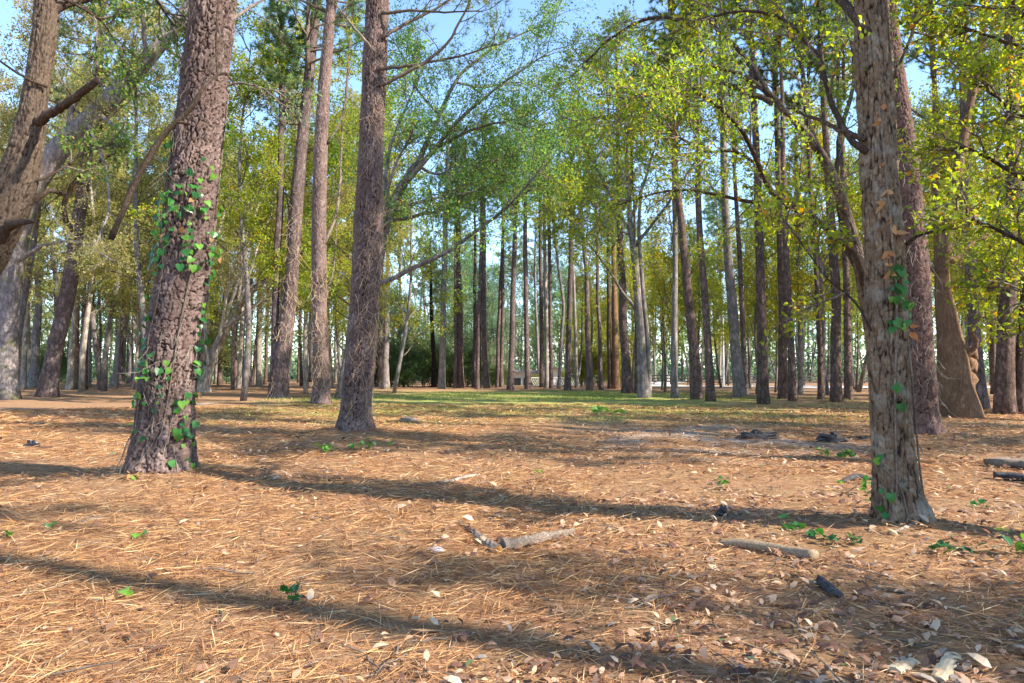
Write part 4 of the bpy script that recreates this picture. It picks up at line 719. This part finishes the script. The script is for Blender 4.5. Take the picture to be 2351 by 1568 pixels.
def split_log(a, b, w0, w1, h, name, label, m, end=None, seed=0):
    rng = np.random.default_rng(seed); A = np.array(gp(*a)); B = np.array(gp(*b)); d = unit(B - A); s = np.array([d[1], -d[0], 0]); n = 14; root = link(name, None, loc=tuple(A), label=label, cat='wood')
    prof = np.array([(-.5, 0), (-.48, .6), (-.15, .95), (.2, 1.), (.5, .55), (.52, .1)]); V = []
    for k in range(n):
        t = k / (n - 1); wv = w0 + (w1 - w0) * t; c = (B - A) * t
        for (u, v) in prof: V.append(c + s * u * wv * (1 + .12 * rng.normal()) + np.array([0, 0, v * h * (1 - .35 * t) * (1 + .1 * rng.normal()) + .004]) + d * rng.normal() * .004)
    m6 = len(prof); Q = [(k * m6 + j, k * m6 + (j + 1) % m6, (k + 1) * m6 + (j + 1) % m6, (k + 1) * m6 + j) for k in range(n - 1) for j in range(m6)]
    T = [(0, j + 1, j) for j in range(1, m6 - 1)] + [((n - 1) * m6, (n - 1) * m6 + j, (n - 1) * m6 + j + 1) for j in range(1, m6 - 1)]
    mb = MB(); mb.add(V, Q, T); link('body', mb.mesh('body', m, False), root)
    if end:
        e = MB(); c0 = -d * .006; W = [c0 + s * u * w0 * .9 + np.array([0, 0, v * h * .9 + .006]) for u, v in prof] + [c0 - d * .02 + np.array([0, 0, h * .5])]
        e.add(W, None, [(j, (j + 1) % m6, m6) for j in range(m6)] + [((j + 1) % m6, j, m6) for j in range(m6)]); link('cut_end', e.mesh('cut_end', end, False), root)
    return root
split_log((1152, 1262), (1318, 1226), .085, .03, .07, 'split_log', 'weathered grey split log pointing right, right arm of the V of wood on the floor', DRY, None, 2)
split_log((1142, 1266), (1090, 1232), .075, .055, .05, 'split_log', 'short split log with an orange rotten end, middle of the V of wood', DRY, CUT, 3)
split_log((1104, 1238), (1056, 1204), .045, .03, .03, 'split_log', 'narrow crumbling stick at the upper left of the V of wood', DRY, None, 4)
def lump(px, py, size, h, m, name, label, cat, seed, sharp=.35):
    c = gp(px, py); n1, n2 = 9, 14; ph = np.linspace(0, math.pi / 2 * 1.15, n1)[:, None]; th = (np.arange(n2) * 2 * math.pi / n2)[None]
    rn = 1 + sharp * vn(np.cos(th) * 2 + 0 * ph, np.sin(th) * 2 + 0 * ph, ph * 2.5, seed) + .5 * sharp * vn(np.cos(th) * 5 + 0 * ph, np.sin(th) * 5, ph * 6, seed + 1)
    V = np.stack([np.sin(ph) * np.cos(th) * size[0] * rn, np.sin(ph) * np.sin(th) * size[1] * rn, np.cos(ph) * h * rn + 0 * th], -1).reshape(-1, 3)
    k = np.arange(n1 - 1)[:, None] * n2; j = np.arange(n2)[None]; jn = (j + 1) % n2; Q = np.stack([k + j + 0 * jn, k + n2 + j + 0 * jn, k + n2 + jn, k + jn], -1).reshape(-1, 4)
    mb = MB(); mb.add(V, Q); return link(name, mb.mesh(name, m, False), loc=c, label=label, cat=cat)
lump(1002, 1260, (.055, .05), .022, STONE, 'flat_stone', 'small flat grey stone left of the V of wood', 'stone', 5, .2)
lump(1657, 1192, (.05, .035), .075, BLACKP, 'plastic_scrap', 'crumpled black plastic scrap at the tip of a pale stick', 'litter', 6, .5)
fall([(1672, 1200), (1700, 1190), (1728, 1176)], [.016, .018, .012], DRY, 'broken_stick', 'pale broken stick running right from the black plastic scrap', 'stick', 10, 7, 9)
lump(72, 1030, (.11, .06), .085, BLACKP, 'plastic_scrap', 'black lump lying in the straw left of the ivy pine', 'litter', 7, .4)
fall([(82, 1033), (105, 1034), (122, 1032)], [.02, .025, .015], CHAR, 'broken_stick', 'dark stick end lying beside the black lump at the left', 'stick', 8, 7, 11)
for k, (px, py, w_, h, lab) in enumerate([(1738, 1012, .30, .10, 'dark rotten stump mound on the bare patch, left of the other stump mound'), (1908, 1018, .26, .12, 'dark rotten stump mound just left of the big grey oak'), (1975, 1010, .12, .07, 'small dark root knob between the stump mound and the big grey oak'),
                                         (940, 970, .22, .07, 'low grey earth hump right of the tall bare pine')]):
    lump(px, py, (w_, w_ * .5), h, CHAR if k < 3 else plain('grey_earth', (.22, .18, .15), .95, 9, .3), 'rotten_stump' if k < 3 else 'earth_hump', lab, 'stump' if k < 3 else 'earth', 20 + k, .5)
split_log((1882, 1352), (1922, 1388), .05, .07, .055, 'bark_chunk', 'short dark broken chunk of wood below the curved bare log', CHAR, None, 12)
fall([(1965, 1372), (2000, 1369), (2040, 1372), (2078, 1378)], [.008, .011, .010, .006], DRY, 'forked_stick', 'lichen-spotted thin stick right of the dark broken chunk', 'stick', 14, 7, 13)
split_log((2050, 1550), (2088, 1515), .055, .07, .02, 'wood_chip', 'pale split wood chip at the bottom edge, left one of two', PALEW, None, 14)
split_log((2150, 1566), (2188, 1518), .06, .055, .022, 'wood_chip', 'pale split wood chip at the bottom edge, right one of two', PALEW, None, 15)
fall([(2040, 1252), (2080, 1245), (2110, 1232), (2132, 1215), (2134, 1200)], [.008, .013, .014, .012, .006], PALE, 'root_stick', 'pale curved stick hugging the foot of the big grey oak', 'stick', 18, 8, 16)
fall([(1012, 1114), (1040, 1112), (1070, 1104), (1100, 1093)], [.012, .018, .018, .010], PALE, 'broken_stick', 'pale crooked stick in the middle of the straw', 'stick', 14, 7, 17)
fall([(2270, 1078), (2300, 1086), (2350, 1090), (2400, 1100)], [.05, .07, .07, .06], DRY, 'rotten_log', 'grey rotten log at the right edge in front of the red-brown pines', 'log', 16, 10, 18, .7, .2)
fall([(2280, 1108), (2330, 1112), (2390, 1122)], [.04, .05, .05], CHAR, 'charred_log', 'dark charred log below the grey rotten one at the right edge', 'log', 14, 9, 19, .7, .2)
fall([(1930, 1110), (1965, 1104), (2000, 1106)], [.02, .035, .02], CHAR, 'charred_log', 'short dark charred stick touching the left of the big grey oak', 'log', 10, 8, 20, .7, .2)
fall([(410, 925), (450, 932), (500, 928)], [.05, .06, .04], DRY, 'fallen_branch', 'thin grey branch lying behind the ivy pine', 'branch', 10, 6, 22)
fall([(178, 1208), (205, 1202), (245, 1196)], [.012, .018, .01], DRY, 'broken_stick', 'short grey stick in the straw below the ivy pine, at its left', 'stick', 10, 6, 23)
fall([(0, 1468), (60, 1440), (100, 1436)], [.004, .005, .003], DRY, 'thin_twig', 'thin twig at the lower left corner', 'twig', 10, 5, 24)
# the dark snapped branch hanging in front of the ivy pine
hb = link('snapped_branch', None, loc=tuple(P(430, 255, 6.9)), label='dark snapped branch hanging across the ivy pine', cat='branch'); hbb = np.array(hb.location)
for pts, r in (([(255, 550), (280, 490), (300, 440), (340, 365), (378, 305), (400, 285), (440, 245), (468, 200), (500, 172), (520, 168)], [7, 6.5, 7, 6, 7, 5, 6, 4, 3, 2.5]), ([(382, 300), (400, 284), (425, 282), (445, 290)], [4, 3, 3.5, 2]), ([(500, 172), (497, 120), (498, 40), (505, -40)], [2.5, 2, 1.8, 1.2]), ([(520, 168), (535, 190), (548, 220)], [2.2, 1.6, .9])):
    q = rs(px_path([(a, b, .25 if a > 440 and b < 200 else 0.) for a, b in pts], r, 6.75), 26); V, Q, T = tubes(q[None, :, :3], q[None, :, 3], 9); mb = MB(); V[:26 * 9] += np.random.default_rng(3).normal(size=(26 * 9, 3)) * .003; mb.add(V, Q, T); link('limb', mb.mesh('limb', LIMB, True, hbb), hb)
print('wood ok')

# ------------------------------------------------------------------ climbing ivy: stems and single leaves
def heart(mname, m, s=1.):
    o = np.array([(0, 0), (-.32, -.12), (-.5, .12), (-.44, .42), (-.2, .75), (0, 1.), (.2, .75), (.44, .42), (.5, .12), (.32, -.12)]) * s
    V = [(x, y - .1 * s, .16 * abs(x) - .12 * (y / s) ** 2 * s) for x, y in o] + [(0, .35 * s, -.01)]
    mb = MB(); mb.add(V, None, [(10, (k + 1) % 10, k) for k in range(10)]); return mb.mesh(mname, m, False)
IVM = [leaf_mat('ivy_leaf_%s' % k, [(0, a), (1, b)], .25, .32, False) for k, a, b in (('dark', (.02, .085, .02), (.03, .11, .03)), ('green', (.03, .13, .024), (.045, .17, .03)), ('bright', (.10, .25, .03), (.15, .30, .04)), ('brown', (.28, .15, .06), (.34, .2, .08)))]
HEART = [heart('leaf', m) for m in IVM]
def surf(path, z, th, Y=None):                              # point on a trunk's bark at height z and angle th (0 = towards +x, -90 = towards the camera)
    q = rs(path, 300); k = int(np.argmin(abs(q[:, 2] - z))); c = q[k]; n = np.array([math.cos(th), math.sin(th), 0.]); return c[:3] + n * c[3], n
def ivy(path, base, spots, label, seed, size, stems, tone_mix):  # last argument: chances of the dark, green, bright and brown leaf tones
    rng = np.random.default_rng(seed); root = link('climbing_ivy', None, loc=tuple(base), label=label, cat='ivy')
    for st in stems:
        pts = []
        for (z, th) in st:
            p, n = surf(path, z, R(th)); pts.append([*(p + n * .018), .008])
        q = rs(np.array(pts), 24); V, Q, T = tubes(q[None, :, :3], q[None, :, 3], 5); mb = MB(); mb.add(V, Q, T); link('stem', mb.mesh('stem', TWIG, True, base), root)
    for (z0, z1, t0, t1, n) in spots:
        for _ in range(n):
            z = rng.uniform(z0, z1); th = R(rng.uniform(t0, t1)); p, nn = surf(path, z, th)
            cidx = rng.choice(4, p=tone_mix); o = link('leaf', HEART[cidx], root)
            nv = Vector(nn + rng.normal(size=3) * .5 + np.array([0, -.25, .3])).normalized(); down = Vector((rng.normal() * .5, rng.normal() * .3, -1.)); yv = (down - nv * down.dot(nv)).normalized(); xv = yv.cross(nv)
            from mathutils import Matrix
            mtx = Matrix((xv, yv, nv)).transposed().to_4x4(); s = size * rng.uniform(.45, 1.2); mtx = Matrix.Translation(Vector(p + nn * rng.uniform(.03, .09) - base)) @ mtx @ Matrix.Scale(s, 4); o.matrix_local = mtx
ivy(pathA, baseA, [(2.2, 3.75, -155, -118, 34), (2.25, 3.15, -145, -30, 84), (2.9, 3.5, -90, -20, 14), (1.1, 3.0, -25, 22, 54), (1.2, 2.3, -155, -115, 24), (.95, 1.4, -130, -60, 20), (.1, 1.15, -50, 10, 40), (.2, 1.0, -130, -80, 9), (2.9, 4.1, 0, 28, 16)],
    'green ivy climbing the plated bark of the left foreground pine', 51, .078, [[(0, -95), (.5, -85), (1., -100), (1.5, -120), (2.2, -110), (3, -130), (4, -140)], [(0, -40), (.6, -30), (1.2, -10), (2., 5), (3., 10), (4.3, 18)], [(0, -75), (.4, -70), (.9, -62), (1.6, -55), (2.3, -48)], [(0, -130), (.6, -140), (1.3, -160), (2.4, -165), (3.4, -160)]], [.27, .45, .245, .035])
ivy(pathC, baseC, [(1.50, 1.97, -112, -72, 34), (1.02, 1.12, -112, -95, 3), (.92, .97, -105, -98, 1), (.1, .35, -165, -130, 5), (.45, .6, -150, -140, 2)], 'small patch of bright ivy on the big grey oak at the right', 52, .066,
    [[(0, -140), (.3, -120), (.7, -112), (1.1, -105), (1.6, -95), (2., -95), (3.2, -110)], [(0, -40), (.5, -25), (1., -40), (1.4, -60)], [(0, -100), (.35, -110), (.5, -150)]], [.3, .5, .2, 0.])
# curled dead leaves on the grey oak
DEADL = leaf_mat('dead_leaf', [(0, (.35, .16, .07)), (.5, (.45, .24, .10)), (1, (.50, .33, .17))], .3, .6, False)
rng = np.random.default_rng(8); mb = MB()
for z, th in [(2.75, -95), (2.55, -90), (2.45, -92), (2.35, -80), (2.3, -75), (2.25, -72), (2.1, -95), (2.05, -92), (2.0, -94), (1.95, -92), (3.1, -90), (3.2, -92), (1.55, -40), (1.5, -38)]:
    p, n = surf(pathC, z, R(th - 17)); k = 2; blades(mb, np.repeat([p + n * .02], k, 0), unit(rng.normal(size=(k, 3)) * .5 + n * .5 + np.array([0, 0, -.6])), unit(rng.normal(size=(k, 3))), np.full(k, .085) * rng.uniform(.7, 1.2, k), .45, 6)
link('dead_leaves', mb.mesh('dead_leaves', DEADL, False, baseC), loc=tuple(baseC), label='curled orange dead leaves caught on the vine of the big grey oak', cat='leaves', kind='stuff')
# dry vine strands on pines
def strands(path, base, z0, z1, t0, t1, n, L, label, seed, m=PALETWIG, r=.0028):
    rng = np.random.default_rng(seed); P_ = []
    for _ in range(n):
        z = rng.uniform(z0, z1); th = R(rng.uniform(t0, t1)); p, nn = surf(path, z, th); l = L * rng.uniform(.3, 1.2); side = np.array([-nn[1], nn[0], 0]) * rng.normal() * .35; d = np.array([0, 0, rng.choice([-1, -1, -1, 1.])]) + side; c = p + nn * .03; pts = [c]
        for k in range(4): d = d + rng.normal(size=3) * .35; c = c + unit(d) * l / 4 + nn * .006; pts.append(c)
        P_.append(pts)
    P_ = np.array(P_); V, Q, T = tubes(P_, np.full(P_.shape[:2], r), 3, False); mb = MB(); mb.add(V, Q); link('dry_vine', mb.mesh('dry_vine', m, True, base), loc=tuple(base), label=label, cat='vine', kind='stuff')
STRAW = plain('dry_vine_straw', (.42, .30, .18), .8, 20, .3)
strands(pathB, baseB, .1, 6.5, -100, 20, 190, .4, 'dry straw-coloured vine strands clinging to the tall bare pine', 61, STRAW, .003)
strands(pathA, baseA, 2.4, 6., -170, -5, 260, .30, 'dry brown vine strands on the upper trunk of the ivy pine', 62, TWIG, .0025)
strands(pathA, baseA, .0, 1.6, -120, -20, 60, .5, 'pale bare vine stems at the foot of the ivy pine', 66, PALETWIG, .0035)
strands(pathX, baseX, .2, 5., -170, 0, 150, .6, 'dry vine strands on the upright dark pine left of the tall bare pine', 63, STRAW, .006)
strands(pathD, baseD, .2, 6., -170, -20, 130, .5, 'thin pale vine strands on the dark reddish pine', 64, PALETWIG, .004)
strands(pathW, baseW, .2, 8., -170, 0, 150, .7, 'dry vine strands on the gently bowed pine', 65, STRAW, .007)
# loose vine looping from the ivy pine to the floor
q = [P(310, 985, 7.2), P(290, 1020, 7.1), P(275, 1060, 7.0), P(245, 1095, 7.0), (*G(212, 1118)[:2], gz(*G(212, 1118)[:2]) + .02)]
simple_tube([tuple(p) + (.006,) for p in q], 24, 6, TWIG, 'loose_vine', label='thin brown vine looping from the ivy pine down to the straw at its left', cat='vine', seed=3)

# ------------------------------------------------------------------ little plants on the floor
def plant(px, py, n, h, leaf, kinds, name, label, cat, seed, spread=.12, low=.3, group=None):
    rng = np.random.default_rng(seed); c = np.array(gp(px, py)); root = link(name, None, loc=tuple(c), label=label, cat=cat, group=group); P_ = []
    for k in range(max(2, n // 4)):
        a = rng.uniform(0, 6.28); d = np.array([math.cos(a) * spread, math.sin(a) * spread, h * rng.uniform(.5, 1.1)]); P_.append([np.zeros(3), d * .4 + [0, 0, h * .1], d * .75, d])
    P_ = np.array(P_); V, Q, T = tubes(P_, np.full(P_.shape[:2], .0022), 4); mb = MB(); mb.add(V, Q, T); link('stem', mb.mesh('stem', TWIG), root)
    for k in range(n):
        s = P_[k % len(P_)]; t = rng.uniform(low, 1) * 3; i = min(2, int(t)); p = s[i] + (s[i + 1] - s[i]) * (t - i) + rng.normal(size=3) * .018
        from mathutils import Euler
        o = link('leaf', HEART[rng.choice(kinds)], root, loc=tuple(p), scale=(leaf * rng.uniform(.7, 1.2),) * 3); o.rotation_euler = (rng.normal() * .5, rng.normal() * .5, rng.uniform(0, 6.28))
plant(670, 1392, 16, .13, .042, [0, 1], 'seedling', 'upright small green seedling in the left foreground straw', 'plant', 1, .05)
plant(1832, 1240, 22, .07, .055, [0, 1, 1], 'ground_ivy', 'patch of dark green ivy leaves above the curved bare log', 'plant', 2, .2)
plant(1925, 1052, 34, .12, .07, [1, 2, 2], 'leafy_clump', 'yellow-green leafy clump below the dark stump mound', 'plant', 3, .28)
plant(1945, 1140, 16, .16, .05, [2, 1], 'sapling', 'thin yellow-green sapling left of the grey oak foot', 'plant', 4, .18, .7)
plant(1940, 1262, 18, .06, .05, [0, 0, 3], 'ground_ivy', 'dark low leaf tangle in front of the grey oak foot', 'plant', 5, .14)
plant(780, 1040, 30, .14, .08, [2, 2, 1], 'leafy_clump', 'yellow-green leafy clump at the left foot of the tall bare pine', 'plant', 6, .35)
plant(850, 1030, 26, .10, .06, [1, 0, 2], 'leafy_clump', 'green low growth at the right foot of the tall bare pine', 'plant', 7, .4)
plant(1395, 952, 60, .16, .12, [2], 'grass_tuft', 'bright green tuft alone in the clearing grass', 'plant', 8, .55)
plant(16, 1236, 7, .05, .06, [1, 2], 'ground_ivy', 'few green leaves at the left edge of the floor', 'plant', 9, .1)
plant(110, 1218, 6, .04, .05, [1], 'ground_ivy', 'small green leaf pair in the straw left of the ivy pine foot', 'plant', 10, .08)
plant(325, 1235, 4, .04, .07, [2], 'ground_ivy', 'single bright leaf sprig below the ivy pine', 'plant', 11, .03)
plant(2010, 1190, 9, .12, .065, [0, 1], 'ground_ivy', 'ivy leaves at the left foot of the grey oak', 'plant', 12, .08)
plant(1620, 1120, 14, .06, .05, [1, 2, 0], 'ground_ivy', 'scattered green leaves in the middle of the right floor', 'plant', 13, .3)
plant(2160, 1275, 14, .05, .06, [0, 0, 1], 'ground_ivy', 'bluish green fallen leaves right of the grey oak foot', 'plant', 14, .22)
plant(2255, 1180, 8, .06, .05, [1], 'ground_ivy', 'tiny green sprig right of the grey oak in the leaf litter', 'plant', 15, .06)
plant(265, 1470 - 100, 4, .03, .05, [2, 3], 'ground_ivy', 'yellow leaf sprig in the lower left litter', 'plant', 16, .05)
plant(2320, 1290, 7, .2, .08, [2, 0], 'sapling', 'broad-leaved sprig at the right edge of the floor', 'plant', 17, .1)
plant(305, 1135, 10, .08, .055, [2, 3], 'leafy_clump', 'yellowing sprigs at the left foot of the ivy pine', 'plant', 18, .15)
plant(1248, 1098, 7, .05, .06, [2], 'ground_ivy', 'small yellow-green sprig in the central straw', 'plant', 19, .12)
print('plants ok')

# ------------------------------------------------------------------ litter: straw needles, fallen leaves, thin grass (stuff)
def polar(n, r0, r1, p, rng, half=1.0):
    u = rng.random(n); e = 2 - p; r = (r0 ** e + u * (r1 ** e - r0 ** e)) ** (1 / e); a = rng.uniform(-half, half, n); return r * np.sin(a), r * np.cos(a), r
def lay(mb, x, y, L, width, ang, tilt, lift, rng, shape=4):
    z = gh(x, y) + lift; d = np.stack([np.cos(ang), np.sin(ang), tilt], -1); d = unit(d); nr = unit(np.stack([rng.normal(size=len(x)) * .35, rng.normal(size=len(x)) * .35, np.ones(len(x))], -1))
    blades(mb, np.stack([x, y, z], -1), d, nr, L, width, shape)
rng = np.random.default_rng(101)
STR = [(0, (.09, .035, .018)), (.3, (.27, .12, .05)), (.6, (.48, .245, .09)), (.85, (.62, .38, .16)), (1, (.70, .52, .30))]
NEED = leaf_mat('pine_straw', STR, .15, .6, False)
x, y, r = polar(310000, 1.6, 26, 1.7, rng); keep = rng.random(len(x)) < np.clip(.62 - .09 * x / np.maximum(y, 1) * 3 + .5 * vn(x * .7, y * .7, 0, 41), .12, 1); x, y, r = x[keep], y[keep], r[keep]
ang = .25 + 1.3 * vn(x * 1.1, y * 1.1, 0, 42) + rng.normal(size=len(x)) * 1.0 + np.where(rng.random(len(x)) < .5, math.pi, 0)
L = rng.uniform(.07, .17, len(x)) * (1 + r / 22); mb = MB(); lay(mb, x, y, L, .0027 / .12 * (.8 + r / 9), ang, rng.normal(size=len(x)) * .12 + .03, rng.uniform(.0, .018, len(x)), rng)
link('pine_straw', mb.mesh('pine_straw', NEED, False), kind='stuff', label='orange-brown pine straw covering the forest floor', cat='pine straw')
LIT = [(0, (.07, .035, .025)), (.25, (.19, .095, .06)), (.5, (.34, .19, .11)), (.75, (.45, .29, .18)), (.93, (.56, .42, .28)), (.97, (.24, .21, .19)), (1, (.13, .19, .07))]
LITM = leaf_mat('fallen_leaf', LIT, .2, .55, False)
x, y, r = polar(62000, 1.6, 24, 1.55, rng); keep = rng.random(len(x)) < np.clip(.42 + .55 * x / np.maximum(y, 1.) + .45 * vn(x * .8 + 9, y * .8, 0, 43), .08, 1); x, y, r = x[keep], y[keep], r[keep]
mb = MB(); lay(mb, x, y, rng.gamma(4., .0098, len(x)).clip(.018, .085) * (1 + r / 30), .42, rng.uniform(0, 6.28, len(x)), rng.normal(size=len(x)) * .35 + .1, rng.uniform(.004, .03, len(x)), rng, 6)
link('leaf_litter', mb.mesh('leaf_litter', LITM, False), kind='stuff', label='brown and tan fallen leaves strewn over the straw', cat='leaf litter')
n = 900; x, y, r = polar(n, 1.8, 20, 1.4, rng); a = rng.uniform(0, 6.28, n); L = rng.uniform(.06, .35, n); k = np.linspace(0, 1, 5)[None, :, None]
P0 = np.stack([x, y, gh(x, y) + .012], -1)[:, None] + k * (np.stack([np.cos(a) * L, np.sin(a) * L, rng.uniform(0, .05, n)], -1))[:, None] + rng.normal(size=(n, 5, 3)) * .006
V, Q, T = tubes(P0, np.linspace(.005, .002, 5)[None] * rng.uniform(.5, 1.5, (n, 1)), 4, False); mb = MB(); mb.add(V, Q); link('fallen_twigs', mb.mesh('fallen_twigs', DRY), kind='stuff', label='small grey twigs scattered through the straw', cat='twigs')
GRM = leaf_mat('thin_grass', [(0, (.10, .14, .025)), (.5, (.24, .29, .05)), (1, (.42, .42, .13))], .35, .6, False)
n = 70000; x = rng.uniform(-10, 14, n); y = rng.uniform(15, 46, n); keep = rng.random(n) < np.clip(.25 + 1.2 * vn(x * .45, y * .45, 0, 44), 0, 1) * np.clip((y - 14) / 8, 0, 1) * np.clip((x + 11) / 4, 0, 1) * np.clip((15 - x) / 5, 0, 1); x, y = x[keep], y[keep]; n = len(x)
mb = MB(); blades(mb, np.stack([x, y, gh(x, y)], -1), unit(np.stack([rng.normal(size=n) * .5, rng.normal(size=n) * .5, np.ones(n)], -1)), unit(rng.normal(size=(n, 3)) + np.array([0, -1., 0])), rng.uniform(.04, .10, n), .35, 3)
link('grass', mb.mesh('grass', GRM, False), kind='stuff', label='thin yellow-green grass in the clearing', cat='grass')
print('litter ok')
